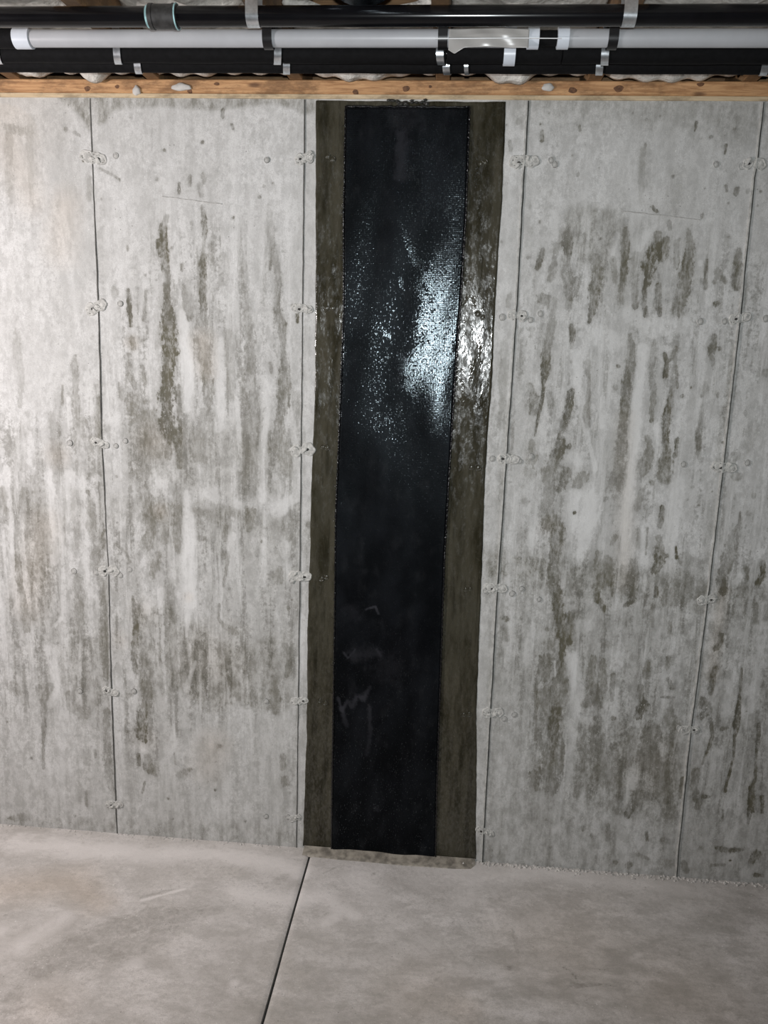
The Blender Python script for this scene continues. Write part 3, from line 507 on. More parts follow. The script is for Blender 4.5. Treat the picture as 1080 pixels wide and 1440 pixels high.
# form seams: a dirty line with a thin fin of concrete along it
def strip(bm, pts, wd, y0, y1, mi):
    """thin raised band up the wall; pts (x, z)"""
    vs = []
    for x, z in pts:
        vs.append([bm.verts.new((x-wd/2, .004, z)), bm.verts.new((x-wd*.35, y1, z)), bm.verts.new((x+wd*.35, y1, z)), bm.verts.new((x+wd/2, .004, z))])
    for a, b in zip(vs[:-1], vs[1:]):
        for k in range(3):
            f = bm.faces.new((a[k], a[k+1], b[k+1], b[k])); f.material_index = mi
SEAMPX = [[(127,142),(130,222),(138.5,432),(143.4,623),(152.8,800),(156.9,975),(163,1131),(165,1169)],
          [(428.5,142),(427.8,222),(425.7,433),(423.7,632),(421.7,810),(419.6,983),(417.6,1150),(417,1186)],
          [(743,146),(740,215),(737,245),(726.3,443),(712.6,644),(700,826),(690,1002),(681,1169),(679,1210)],
          [(1073,150),(1066,222),(1061,250),(1041,447),(1017,657),(995,845),(972,1025),(955,1189),(951,1236)]]
for i, sp in enumerate(SEAMPX):
    ctrl = [(on_y(x, y)[0], on_y(x, y)[2]) for x, y in sp]
    ctrl[0] = (ctrl[0][0], ZT-.002); ctrl[-1] = (ctrl[-1][0], 0.0)
    pts = []
    for (xa, za), (xb, zb) in zip(ctrl[:-1], ctrl[1:]):
        n = max(2, int(abs(za-zb)/.03))
        for k in range(n):
            t = k/n; pts.append((xa+(xb-xa)*t + random.uniform(-.0007, .0007), za+(zb-za)*t))
    pts.append(ctrl[-1])
    bm = bmesh.new(); strip(bm, pts, .0042 if i < 2 else .0048, 0, -.0022, 0)
    obj('form_seam', bm, M['seam'], wall)
    if i < 2: continue
    bm = bmesh.new(); off = -.0042
    strip(bm, [(x+off+random.uniform(-.0005, .0005), z) for x, z in pts], .0045, 0, -.0045 if i < 2 else -.0055, 0)
    obj('seam_fin', bm, M['fin'], wall)
for sx in (-2.1336, -1.524, 1.524, 2.1336):
    bm = bmesh.new(); strip(bm, [(sx, ZT-.002), (sx+.004, 1.1), (sx, 0)], .0045, 0, -.0022, 0); obj('form_seam', bm, M['seam'], wall)

# broken tie marks on the seams
def tie_mesh(seed, wdt, hgt):
    r = random.Random(seed); bm = bmesh.new()
    for dx_, dz_, R_ in ((-.5*wdt, r.uniform(-.1, .1)*hgt, r.uniform(.75, .95)*hgt), (.45*wdt, r.uniform(-.2, .2)*hgt, r.uniform(.8, 1.05)*hgt), (r.uniform(-.1, .1)*wdt, r.uniform(-.15, .15)*hgt, r.uniform(.6, .8)*hgt)):
        n = 20; ph = [r.uniform(0, 6.28) for _ in range(3)]; prev = None; c = bm.verts.new((dx_, -.0022, dz_)); lift = r.uniform(0, .0006)
        for rr, y in ((.3, -.0022), (.55, -.0016), (.68, -.0008), (.80, -.0024), (.92, -.0022), (1.05, .003)):
            cur = []
            for q in range(n):
                a = 2*math.pi*q/n; wob_ = 1 + .10*math.sin(2*a+ph[0]) + .07*math.sin(5*a+ph[1]) + r.uniform(-.04, .04)
                cur.append(bm.verts.new((dx_+rr*wob_*R_*1.08*math.cos(a), y - lift*(y < 0) + r.uniform(-.0007, .0007)*(y < 0), dz_+rr*wob_*R_*math.sin(a))))
            for q in range(n):
                if prev is None: f = bm.faces.new((c, cur[q], cur[(q+1) % n]))
                else: f = bm.faces.new((prev[q], prev[(q+1) % n], cur[(q+1) % n], cur[q]))
                f.material_index = 1 if rr == .68 and r.random() < .16 else 0
            prev = cur
    bmesh.ops.recalc_face_normals(bm, faces=bm.faces)
    me = bpy.data.meshes.new('tie_mark'); bm.to_mesh(me); bm.free(); me.materials.append(M['tie']); me.materials.append(M['ringdirt'])
    for p in me.polygons: p.use_smooth = True
    return me
tms = [tie_mesh(k, .036, .019) for k in range(5)]
def nub_mesh():
    bm = bmesh.new(); r = random.Random(3)
    bmesh.ops.create_icosphere(bm, subdivisions=2, radius=1)
    for v in bm.verts:
        v.co *= 1+r.uniform(-.25, .25); v.co.x *= .008; v.co.z *= .005; v.co.y *= .004
    me = bpy.data.meshes.new('tie_nub'); bm.to_mesh(me); bm.free(); me.materials.append(M['tie']); return me
nubm = nub_mesh()
def hole_mesh():
    bm = bmesh.new(); r = random.Random(5)
    bmesh.ops.create_icosphere(bm, subdivisions=2, radius=1)
    for v in bm.verts:
        v.co *= 1+r.uniform(-.2, .2); v.co.x *= .0045; v.co.z *= .0035; v.co.y *= .0025
    me = bpy.data.meshes.new('tie_hole'); bm.to_mesh(me); bm.free(); me.materials.append(M['groove']); return me
holem = hole_mesh()
TIEPX = [(130,222),(138.5,432),(144,623),(152.8,802),(156.9,972),(163,1131),(427.8,222),(425.7,434),(423.7,632),(421.7,810),(419.6,985),(417.6,1150),
         (741,227),(726.3,443),(712.6,645),(698.9,827),(691,1002),(681.4,1169),(1061,230),(1041,447),(1018,657),(995,843),(971,1026)]
for k, (x, y) in enumerate(TIEPX):
    p = on_y(x, y); o = bpy.data.objects.new('tie_mark', tms[k % 5]); C.objects.link(o); o.parent = wall
    sc = random.uniform(.8, 1.15)*(.8 if k in (5, 11, 17) else 1); o.location = (p[0]+random.uniform(-.006, .006), -.001, p[2]); o.rotation_euler = (0, random.uniform(-.3, .3), 0); o.scale = (sc, 1, sc)
    for q in range(2):
        nb = bpy.data.objects.new('tie_nub', nubm); C.objects.link(nb); nb.parent = o
        nb.location = (random.uniform(-.026, .026), -.004, random.uniform(-.008, .008)); nb.rotation_euler = (0, random.uniform(0, 3), 0); nb.scale = (random.uniform(.6, 1.1),)*3
    nb = bpy.data.objects.new('tie_hole', holem); C.objects.link(nb); nb.parent = o; nb.location = (random.choice([-.016, -.012, .013]), -.0030, -.002)
# round marks left by the form rivets
def rivet_mesh():
    bm = bmesh.new(); n = 18; prof = [(.0098, .001), (.0090, -.0022), (.0078, -.0022), (.0072, .0), (.0066, -.0008), (.003, -.0014)]
    rings = [[bm.verts.new((r*math.cos(2*math.pi*k/n), y, r*math.sin(2*math.pi*k/n))) for k in range(n)] for r, y in prof]
    for a, b in zip(rings[:-1], rings[1:]):
        for k in range(n):
            f = bm.faces.new((a[k], a[(k+1) % n], b[(k+1) % n], b[k]))
            if (a is rings[2] or a is rings[0]) and (k < 5 or k > 11): f.material_index = 1
    bm.faces.new(rings[-1]); bmesh.ops.recalc_face_normals(bm, faces=bm.faces)
    me = bpy.data.meshes.new('rivet_mark'); bm.to_mesh(me); bm.free()
    for p in me.polygons: p.use_smooth = True
    me.materials.append(M['rivet']); me.materials.append(M['ringdirt']); return me
rvm = rivet_mesh()
rvc = rvm.copy(); rvc.materials.clear(); rvc.materials.append(M['epoxy']); rvc.materials.append(M['epoxy'])
for x, y in [(163,219),(375,225),(169,427),(98,623),(163,627),(176,620),(104,803),(135,805),(169,809),(182,801),(112,972),(188,972),(374,986),(405,1149),(374,1148),(436,225),(408,632),(410,817),
             (775,225),(780,231),(1007,231),(1043,234),(706,446),(746,450),(760,441),(985,452),(1019,452),(1077,448),(692,645),(731,649),(746,642),(961,653),(1051,651),(683,831),(720,835),(733,828),(758,843),(709,1011),(723,1005),(955,1023)]:
    p = on_y(x, y); o = bpy.data.objects.new('rivet_mark', rvm); C.objects.link(o); o.parent = wall; o.location = (p[0], -.0005, p[2])
    s_ = random.uniform(.85, 1.08); o.scale = (s_, 1, s_)
# hairline scratches
for a, b in [((228,276),(312,287)), ((876,297),(985,309))]:
    bm = bmesh.new(); A, B = on_y(*a), on_y(*b); pts = [(A[0]+(B[0]-A[0])*t/12, -.0008, A[2]+(B[2]-A[2])*t/12+random.uniform(-.001, .001)) for t in range(13)]
    tube(bm, pts, .0013, 5); obj('cast_line', bm, M['rivet'], wall)

# ------------------------------------------------------------------ the floor: two slabs with a sawn joint between
JX = -.259
def slab(name, x0, x1, seedp):
    dense0, dense1 = max(x0, -1.5), min(x1, 1.5)
    us = np.unique(np.concatenate([np.arange(x0, dense0, .1), np.linspace(dense0, dense1, int((dense1-dense0)/.007)), np.arange(dense1, x1, .1), [x1]]))
    vs = np.unique(np.concatenate([np.arange(-5.2, -1.1, .1), np.linspace(-1.1, .02, 160)]))
    U, V = np.meshgrid(us, vs, indexing='ij')
    fd, fl, fw = Field(U, V), Field(U, V), Field(U, V)
    for s_ in [[(55,1345,10,.25),(100,1330,20,.42),(150,1310,22,.40),(215,1290,22,.42),(260,1285,16,.40),(310,1278,8,.3)], [(60,1360,20,.42),(120,1345,26,.40),(190,1330,22,.38),(240,1312,16,.32)], [(20,1400,16,.35),(15,1420,14,.3)], [(200,1262,4,.35),(240,1252,3,.3)], [(121,1173,2.2,.9)], [(115,1176,1.5,.7)], [(95,1200,2,.4)], [(8,1287,3,.5)],
               [(455,1228,2,.35),(478,1218,1.5,.3)], [(526,1229,3,.5)], [(716,1362,5,.6)], [(720,1306,2,.3),(728,1340,3,.25)], [(793,1360,2.5,.8),(802,1366,2,.8),(811,1376,2,.6)], [(806,1385,5,.4),(818,1386,4,.5),(845,1384,2,.6)], [(617,1367,3,.3)], [(900,1335,8,.22),(960,1340,14,.25)], [(1010,1300,30,.22),(1060,1270,20,.28)], [(908,1248,1.5,.8)], [(615,1305,2,.35)], [(390,1240,8,.28),(400,1232,6,.25)], [(640,1300,10,.22),(670,1300,8,.2)], [(1048,1425,2,.5)], [(890,1345,4,.3)], [(955,1335,3,.3)], [(860,1300,20,.15)], [(560,1240,30,.14),(620,1250,30,.18)], [(700,1250,25,.2),(790,1265,30,.18)], [(395,1320,10,.12)], [(450,1280,14,.2)]]:
        fd.stroke(fpts(s_))
    for s_ in [[(20,1185,14,.6),(120,1195,16,.6),(220,1200,16,.55),(300,1200,14,.6),(380,1215,14,.6),(425,1225,12,.55)], [(330,1255,12,.5),(400,1268,14,.55),(450,1262,14,.5),(500,1288,8,.5)], [(455,1300,8,.5),(470,1290,8,.5)], [(600,1230,20,.35),(700,1235,16,.45),(760,1225,12,.45),(860,1240,10,.35),(960,1250,10,.3)], [(650,1260,16,.3)], [(200,1265,3,.6),(260,1250,2,.6)], [(330,1382,5,.5)], [(30,1330,14,.35),(90,1290,10,.3)], [(190,1355,8,.35)], [(0,1310,10,.4)], [(510,1235,20,.35),(530,1260,16,.3)], [(690,1280,4,.4),(700,1305,3,.3)], [(900,1342,4,.4),(890,1347,3,.4)]]:
        fl.stroke(fpts(s_))
    for s_ in [[(10,1250,30,.9),(100,1240,30,.9),(140,1270,20,.8)], [(60,1420,40,.4)], [(600,1400,60,.4)], [(800,1330,80,.5)], [(950,1400,80,.5)], [(650,1420,30,.6)]]:
        fw.stroke(fpts(s_))
    tone = .10*np.clip((U+.4)/1.4, 0, 1) + .10*np.clip((-V-.15)/.5, 0, 1)
    warm = np.clip((fw.e+.8)/1.6, 0, 1)*fw.s + .12
    z = .0012*np.sin(U*6+.4)*np.sin(V*7) + .0008*np.sin(U*17)*np.sin(V*13)
    z -= .004*np.exp(-np.minimum(np.abs(U-x0) + (x0 < -1)*9, np.abs(U-x1) + (x1 > 1)*9)/.004)
    me = grid_mesh(name, us, vs, lambda U, V: np.stack([U, V, z], -1), dict(de=fd.e, ds=fd.s, le=fl.e, ls=fl.s, tone=tone, warm=warm, zone=np.zeros(U.shape)))
    return link(name, me, M['slab'])
bm = bmesh.new(); box(bm, -3.4, 3.4, -5.2, .02, -.12, -.022)
floor = struct(obj('floor', bm, M['groove']), 'pale concrete basement floor cut by one straight sawn joint')
for a in (slab('slab', -3.4, JX-.0032, 0), slab('slab', JX+.0032, 3.4, 1)): a.parent = floor
for sx in (-1, 1):      # sides of the joint
    bm = bmesh.new(); x = JX + sx*.0032; vs = [bm.verts.new(c) for c in ((x, -5.2, -.004), (x, .0, -.004), (x, .0, -.022), (x, -5.2, -.022))]
    bm.faces.new(vs); obj('joint_side', bm, M['rivet'], floor)

# ------------------------------------------------------------------ other sides of the room (behind the camera)
def plain_wall(name, x0, x1, y0, y1, label):
    bm = bmesh.new(); box(bm, x0, x1, y0, y1, -.03, 2.8)
    struct(obj(name, bm, M['fin']), label)
plain_wall('wall_left', -3.55, -3.4, -5.2, 0, 'plain concrete side wall left of the stained wall')
plain_wall('wall_right', 3.4, 3.55, -5.2, 0, 'plain concrete side wall right of the stained wall')
plain_wall('wall_front', -3.55, 3.55, -5.35, -5.2, 'plain concrete wall facing the repaired wall')

# ------------------------------------------------------------------ sill, joists, subfloor, insulation
Z1, Z2 = 2.303, 2.341
bm = bmesh.new(); box(bm, -3.4, 3.4, -.003, .2, ZT, Z1)
struct(obj('trim_1', bm, M['sill2']), 'thin pale wood strip along the top of the concrete wall')
bm = bmesh.new(); box(bm, -3.4, 3.4, -.001, .2, Z1+.002, Z2, .003)
sillo = struct(obj('trim_2', bm, M['sill']), 'knotty orange wooden sill plate above the concrete wall')
kmat = simple('wood_knot', (.14, .065, .030), .6, var=.4, scale=120)
for x, y, r1, r2 in [(123,125,.011,.009),(165,122,.008,.006),(267,128,.009,.006),(305,118,.010,.005),(500,129,.010,.007),(571,125,.012,.010),(605,122,.006,.005),(805,127,.014,.010),(870,125,.016,.010),(985,119,.012,.006)]:
    p = on_y(x, y); bm = bmesh.new(); n = 14
    ph = random.uniform(0, 6)
    ring = lambda f, y_: [bm.verts.new((p[0]+f*r1*(1+.15*math.sin(3*a_+ph))*math.cos(a_), y_, p[2]+f*r2*(1+.12*math.sin(2*a_+ph))*math.sin(a_))) for a_ in [2*math.pi*q/n for q in range(n)]]
    A_, B_ = ring(1, .001), ring(.75, -.0016)
    for q in range(n): bm.faces.new((A_[q], A_[(q+1) % n], B_[(q+1) % n], B_[q]))
    bm.faces.new(B_); obj('wood_knot', bm, kmat, sillo)
bm = bmesh.new(); box(bm, -3.4, 3.4, -5.2, .26, 2.60, 2.62)
ceil = struct(obj('ceiling', bm, M['subfloor']), 'underside of the wooden floor above the pipes')
JOISTS = [.073 + .4064*k*.99 for k in range(-8, 9)]
bm = bmesh.new(); box(bm, -.019, .019, -5.2, .16, 0, .255, .002); me = bpy.data.meshes.new('joist'); bm.to_mesh(me); bm.free(); me.materials.append(M['joist'])
for jx in JOISTS:
    if abs(jx) < 3.35:
        o = bpy.data.objects.new('joist', me); C.objects.link(o); o.parent = ceil; o.location = (jx, 0, Z2+.001)
bm = bmesh.new(); box(bm, -3.4, 3.4, .16, .2, Z2+.001, 2.6); obj('rim_board', bm, M['joist'], ceil)

BATTLABEL = {-4: 'pale insulation batt at the far left of the joist bays', -3: 'pale fibrous insulation batt in the bay at the left frame edge',
 -2: 'pale insulation batt above the pipe coupling, sagging over the sill in tufts', -1: 'pale insulation batt sagging onto the sill left of the black repair strip',
 0: 'pale insulation batt sagging wide over the sill above the black strip', 1: 'pale insulation batt behind the plastic film and white collars',
 2: 'pale insulation batt sagging over the sill right of the white pipe hanger', 3: 'pale insulation batt in the bay at the right frame edge'}
SAGB = {-3: [(.5, .002, .2)], -2: [(.13, .006, .08), (.62, .018, .10)], -1: [(.25, .0, .16)], 0: [(.44, .010, .26)], 1: [(.45, .018, .15)], 2: [(.42, .010, .34)], 3: [(.5, .002, .2)]}
for k in range(-4, 5):
    x0 = .073 + .4064*.99*(k-1) + .021; x1 = x0 + .4064*.99 - .042
    if k not in BATTLABEL: continue
    us = np.linspace(0, 1, 40); vs = np.concatenate([np.linspace(-2.4, -.3, 40), np.linspace(-.28, .0, 30)]) if k != 0 else np.linspace(-.28, .0, 30)
    U, V = np.meshgrid(us, vs, indexing='ij'); r = np.random.default_rng(k+20)
    z = Z2 + .085 - .045*np.sin(np.pi*U)
    for q in range(9):
        z += r.uniform(.002, .007)*np.sin(U*r.uniform(3, 22)+r.uniform(0, 6))*np.sin(V*r.uniform(6, 40)+r.uniform(0, 6))
    near = np.clip((V+.16)/.13, 0, 1)
    z = z*(1-near**2) + (Z2+.012)*near**2 + near**2*.004*np.sin(U*31+k)
    y = V.copy()
    for c, a, wd in SAGB.get(k, []):
        lob = np.exp(-((U-c)/wd)**4)
        z -= (a+.010)*lob*near**3*(1+.08*np.sin(U*19)); y -= .02*lob*near
    y = np.minimum(y, -.006)
    P = np.stack([x0+(x1-x0)*U, y, z], -1)
    me = grid_mesh('insulation_batt', us, vs, lambda a, b: P, {})
    o = link('insulation_batt', me, M['batt'])
    md = o.modifiers.new('thick', 'SOLIDIFY'); md.thickness = .02; md.offset = 1
    tag(o, BATTLABEL[k], 'insulation', 'insulation batts between the joists')

# drips of white sealing foam on the sill
for x, y, sx, sz, lb in [(193,128,.009,.013,'small white foam drip on the sill below the coupling'), (256,123,.022,.010,'flat white foam smear on the sill right of the coupling'), (770,123,.013,.010,'white foam dab on the sill under the white plastic clip')]:
    p = on_y(x, y); bm = bmesh.new(); bmesh.ops.create_icosphere(bm, subdivisions=3, radius=1); ph = random.uniform(0, 6)
    for v in bm.verts:
        f = 1 + .10*math.sin(4*v.co.x+ph)*math.cos(3*v.co.z) + .05*math.sin(8*v.co.z+ph)
        v.co = Vector((v.co.x*f*sx*(1.25-.35*v.co.z), v.co.y*.006, v.co.z*f*sz))
    o = obj('foam_drip', bm, M['dripfoam'], None, True); o.location = (p[0], -.004, p[2]); tag(o, lb, 'foam', 'drips of foam on the sill')
# foil duct lying in the joist bay above the big pipe
bm = bmesh.new(); n = 28; rings = []
dx, dz0, dr = -.098, Z2+.112, .094
for k in range(140):
    y = -2.32 + k*.0142; rr = dr*(1 + .035*math.cos(k*math.pi)) + .003*math.sin(k*.7)
    if k > 134: rr *= 1-.12*(k-134)
    rings.append([bm.verts.new((dx+rr*math.cos(2*math.pi*j/n)*1.02, y, dz0+rr*math.sin(2*math.pi*j/n))) for j in range(n)])
for a, b in zip(rings[:-1], rings[1:]):
    for j in range(n): bm.faces.new((a[j], a[(j+1) % n], b[(j+1) % n], b[j]))
bm.faces.new(rings[0]); bm.faces.new(list(reversed(rings[-1])))
tag(obj('flexible_duct', bm, M['foil'], None, True), 'dark shiny foil duct in the joist bay above the black pipe', 'duct')

# ------------------------------------------------------------------ pipes
def px_x(px, py, Y): return float(on_y(px, py, Y)[0])
def yz(py, Z): p = on_z(540, py, Z); return float(p[1])
# big black drain pipe
BZ = 2.287; BY = yz(22.5, BZ); BR = .0193
t = thing('drain_pipe', 'glossy black plastic drain pipe running along the very top with a coupling', 'pipe', (0, BY, BZ))
def child_lathe(name, prof, m_, par, n=28):
    bm = bmesh.new(); lathe_x(bm, prof, 0, 0, n); return obj(name, bm, m_, par, False)
def shade(o, ang=40):
    for p in o.data.polygons: p.use_smooth = True
    try: o.data.set_sharp_from_angle(angle=math.radians(ang))
    except Exception: pass
    return o
cx0, cx1 = px_x(210, 22, BY), px_x(251, 22, BY)
shade(child_lathe('barrel', [(-3.38, BR), (cx0+.01, BR)], M['black_pipe'], t)); shade(child_lathe('barrel', [(cx1-.01, BR), (3.38, BR)], M['black_pipe'], t))
cpl = shade(child_lathe('coupling', [(cx0, BR+.001), (cx0+.002, BR+.005), (cx0+.010, BR+.0052), (cx0+.011, BR+.0038), (cx1-.011, BR+.0038), (cx1-.010, BR+.0052), (cx1-.002, BR+.005), (cx1, BR+.001)], M['black_coupling'], t))
o = shade(child_lathe('solvent_ring', [(cx0-.004, BR+.0006), (cx0-.003, BR+.002), (cx0+.0005, BR+.002), (cx0+.001, BR)], M['primer'], cpl)); o['label'] = 'pale blue solvent smear at the coupling rim'
o = shade(child_lathe('solvent_ring', [(cx1-.0045, BR+.0005), (cx1-.004, BR+.0056), (cx1-.0015, BR+.0056), (cx1-.001, BR)], M['primer'], cpl)); o['label'] = 'pale blue solvent smear at the coupling rim'
# white pipe
WZ = 2.297; WY = yz(54, WZ); WR = .0182
t = thing('water_pipe', 'white plastic pipe behind the black drain pipe with pale collars', 'pipe', (0, WY, WZ))
w0 = px_x(24, 57, WY); ca, cb_, cc, cd_ = [px_x(v, 55, WY) for v in (741, 758, 783, 800)]
shade(child_lathe('barrel', [(w0, WR), (ca+.004, WR)], M['pvc'], t)); shade(child_lathe('barrel', [(cd_-.004, WR), (3.38, WR)], M['pvc'], t))
shade(child_lathe('rubber_joint', [(cb_-.004, WR*.86), (cc+.004, WR*.86)], M['foam'], t))
for a, b in ((w0-.004, w0+.036), (ca, cb_), (cc, cd_)):
    shade(child_lathe('collar', [(a, WR), (a+.001, WR+.0035), (b-.001, WR+.0035), (b, WR)], M['pvc_collar'], t))
shade(child_lathe('foam_end', [(-3.38, WR*1.15), (w0-.004, WR*1.15)], M['foam'], t))
# foam covered pipes
def foam_pipe(label, Y, Z, R, joints, lab2):
    t = thing('insulated_pipe', label, 'pipe', (0, Y, Z), 'foam covered pipes under the joists')
    xs_ = [-3.38] + joints + [3.38]
    for a, b in zip(xs_[:-1], xs_[1:]):
        prof = []; n = max(2, int((b-a)/.05))
        for k in range(n+1):
            x = a + (b-a)*k/n; prof.append((x, R*(1+.025*math.sin(x*23+lab2)+.015*math.sin(x*51))))
        prof = [(a+.0005, R*.9)] + [(x + (.002 if i == 0 else (-.002 if i == n else 0)), r) for i, (x, r) in enumerate(prof)] + [(b-.0005, R*.9)]
        shade(child_lathe('foam_sleeve', prof, M['foam'], t))
    shade(child_lathe('inner_pipe', [(-3.39, R*.55), (3.39, R*.55)], M['black_pipe'], t, 12))
    return t
FZ = 2.290; FY = yz(75.5, FZ); FR = .0205
foam_pipe('black foam covered pipe just below the white pipe, nearer the camera', FY, FZ, FR, [px_x(v, 78, FY) for v in (172, 398, 628, 790)], .3)
RZ = 2.302; RY = yz(91.5, RZ); RR = .0185
foam_pipe('black foam covered pipe lowest in view, closest to the wall', RY, RZ, RR, [px_x(v, 95, RY) for v in (197, 405, 655, 850)], 1.7)

# straps and hangers
def hanger(name, label, cat, group, px, py, Y, Z, R, wd, m_, top=Z2-.0005, th=.0012, lean=0.0):
    x = px_x(px, py, Y); t = thing(name, label, cat, (x, Y, top), group)
    bm = bmesh.new(); n = 22; a = []; b = []
    path = [(-R, top-Z)] + [(-R*math.cos(math.pi*k/n), -R*math.sin(math.pi*k/n)) for k in range(n+1)] + [(R, top-Z)]
    def rows(off):
        res = []
        for i, (yy, zz) in enumerate(path):
            s_ = (R+off)/R; yy2 = yy*s_; zz2 = zz*s_ if zz < 0 else zz; lx = lean*(-yy/R)
            res.append((bm.verts.new((-wd/2+lx, yy2, zz2-(top-Z))), bm.verts.new((wd/2+lx, yy2, zz2-(top-Z)))))
        return res
    A = rows(.0004); B = rows(.0004+th)
    for i in range(len(path)-1):
        bm.faces.new((A[i][0], A[i][1], A[i+1][1], A[i+1][0])); bm.faces.new((B[i][0], B[i+1][0], B[i+1][1], B[i][1]))
        for q in (0, 1): bm.faces.new((A[i][q], B[i][q], B[i+1][q], A[i+1][q]))
    shade(obj('loop', bm, m_, t))
    bm = bmesh.new(); box(bm, -wd/2, wd/2, R, R+.025, -.0012, 0); tb = obj('tab', bm, m_, t)
    bmesh_s = bmesh.new(); bmesh.ops.create_uvsphere(bmesh_s, u_segments=8, v_segments=5, radius=.0032, matrix=Matrix.Translation((0, R+.015, -.0014))); obj('nail_head', bmesh_s, m_, tb)
    return t
gs = 'galvanised pipe straps'
hanger('pipe_strap', 'wide shiny metal strap around the black drain pipe right of the coupling', 'strap', gs, 357, 22, BY, BZ, BR, .026, M['galv'])
hanger('pipe_strap', 'wide shiny metal strap around the black drain pipe toward the right', 'strap', gs, 884, 22, BY, BZ, BR, .026, M['galv'])
FS = [(166, 'dull metal strap on the upper foam pipe below the coupling'), (390, 'shiny metal strap on the upper foam pipe beside the leftmost black hanger'), (621, 'shiny metal strap on the upper foam pipe above the black repair strip'), (851, 'shiny metal strap on the upper foam pipe beside the rightmost black hanger'), (-2, 'metal strap on the upper foam pipe cut by the left frame edge')]
for x, lb in FS: hanger('pipe_strap', lb, 'strap', gs, x, 78, FY, FZ, FR+.001, .017, M['galv'], lean=.006 if x < 600 else -.004)
RS = [(195, 'dull metal strap on the lowest foam pipe below the coupling'), (403, 'metal strap on the lowest foam pipe left of the repair strip'), (629, 'metal strap on the lowest foam pipe above the repair strip'), (657, 'narrow grey strap on the lowest foam pipe under the plastic film'), (843, 'metal strap on the lowest foam pipe toward the right'), (1074, 'metal strap on the lowest foam pipe at the right frame edge')]
for x, lb in RS: hanger('pipe_strap', lb, 'strap', gs, x, 95, RY, RZ, RR+.001, .017 if x != 657 else .010, M['galv'], lean=.004 if x < 600 else -.003)
hanger('pipe_clip', 'white plastic clip on the upper foam pipe under the collars', 'clip', None, 716, 80, FY, FZ, FR+.001, .026, M['pvc_collar'], th=.003)
gh = 'black hangers on the white pipe'
for x, lb in ((378, 'black plastic hanger around the white pipe beneath the drain strap, leftmost'), (623, 'black plastic hanger around the white pipe at the film edge, middle one'), (861, 'black plastic hanger around the white pipe, rightmost of the three')):
    hanger('pipe_hanger', lb, 'hanger', gh, x, 53, WY, WZ, WR+.001, .021, M['black_strap'], th=.003)

# plastic film hanging over the white pipe, and the pale wire stretched in front of it
us = np.linspace(0, 1, 60); vs = np.linspace(0, 1, 26); U, V = np.meshgrid(us, vs, indexing='ij')
FYY = WY - .026
xa, xb = px_x(631, 55, FYY), px_x(744, 55, FYY)
lowpx = np.interp(us, [0, .08, .2, .45, .7, 1], [70, 76, 68, 66, 66, 67]); toppx = np.interp(us, [0, .5, 1], [40, 38, 41])
zl = np.array([on_y(631+113*u, v_, FYY)[2] for u, v_ in zip(us, lowpx)]); zt = np.array([on_y(631+113*u, v_, FYY)[2] for u, v_ in zip(us, toppx)])
Zg = zt[:, None]*(1-V) + zl[:, None]*V
Yg = FYY + .003*np.sin(U*6+V*3) + .001*np.sin(U*17-V*5) + .012*np.clip(.35-V, 0, 1)
P = np.stack([xa+(xb-xa)*U, Yg, Zg], -1)
o = link('plastic_film', grid_mesh('plastic_film', us, vs, lambda a, b: P, {}), M['film'])
o.modifiers.new('thick', 'SOLIDIFY').thickness = .0008
tag(o, 'wrinkled translucent plastic film hanging over the white pipe', 'plastic sheet')
bm = bmesh.new(); tube(bm, [(px_x(v, yv, FYY-.008), FYY-.008, on_y(v, yv, FYY-.008)[2]) for v, yv in ((612, 54.5), (660, 54), (720, 53.5), (790, 54))], .0010, 6)
tag(obj('wire', bm, M['wire']), 'thin pale wire stretched in front of the plastic film and collars', 'wire')

# ------------------------------------------------------------------ the wall repair
rep = thing('wall_repair', 'glossy black woven strip bonded to the wall in an olive resin band', 'repair strip', (0, 0, 0))
def lerp_edges(Lp, Rp, z):
    L_ = np.array([(on_y(x, y)[2], on_y(x, y)[0]) for x, y in Lp])[::-1]; R_ = np.array([(on_y(x, y)[2], on_y(x, y)[0]) for x, y in Rp])[::-1]
    return np.interp(z, L_[:, 0], L_[:, 1]), np.interp(z, R_[:, 0], R_[:, 1])
EL = [(443,139),(443,300),(443,430),(440,600),(436,720),(432,900),(428,1100),(425,1200)]
ER = [(712,140),(706,300),(697,450),(688,600),(682,720),(676,850),(672,1000),(670,1210)]
zs_ = np.linspace(0.004, ZT-.001, 460)
le_, re_ = lerp_edges(EL, ER, zs_)
def wob(z, ph):
    r = np.random.default_rng(int(ph*10)); out = np.zeros_like(z)
    for n_, a in ((14, .0022), (45, .0011), (150, .0008)):
        out += a*np.interp(z, np.linspace(0, 2.4, n_), r.uniform(-1, 1, n_))
    return out
le_ = le_ + wob(zs_, .3); re_ = re_ + wob(zs_, 2.1)
us = np.linspace(0, 1, 120); U, V = np.meshgrid(us, zs_, indexing='ij')
X = le_[None, :]*(1-U) + re_[None, :]*U
Y = -.0022 - .0008*np.sin(X*40+V*9)*np.sin(V*13) - .0005*np.sin(X*120+1)*np.sin(V*23)
Y[0, :] = .003; Y[-1, :] = .003; Y[:, 0] = .003; Y[:, -1] = .003
P = np.stack([X, Y, V], -1)
band = o = link('resin_band', grid_mesh('resin_band', us, zs_, lambda a, b: P, {}), M['epoxy'], rep); o['label'] = 'dark olive glossy resin coat around the woven strip'
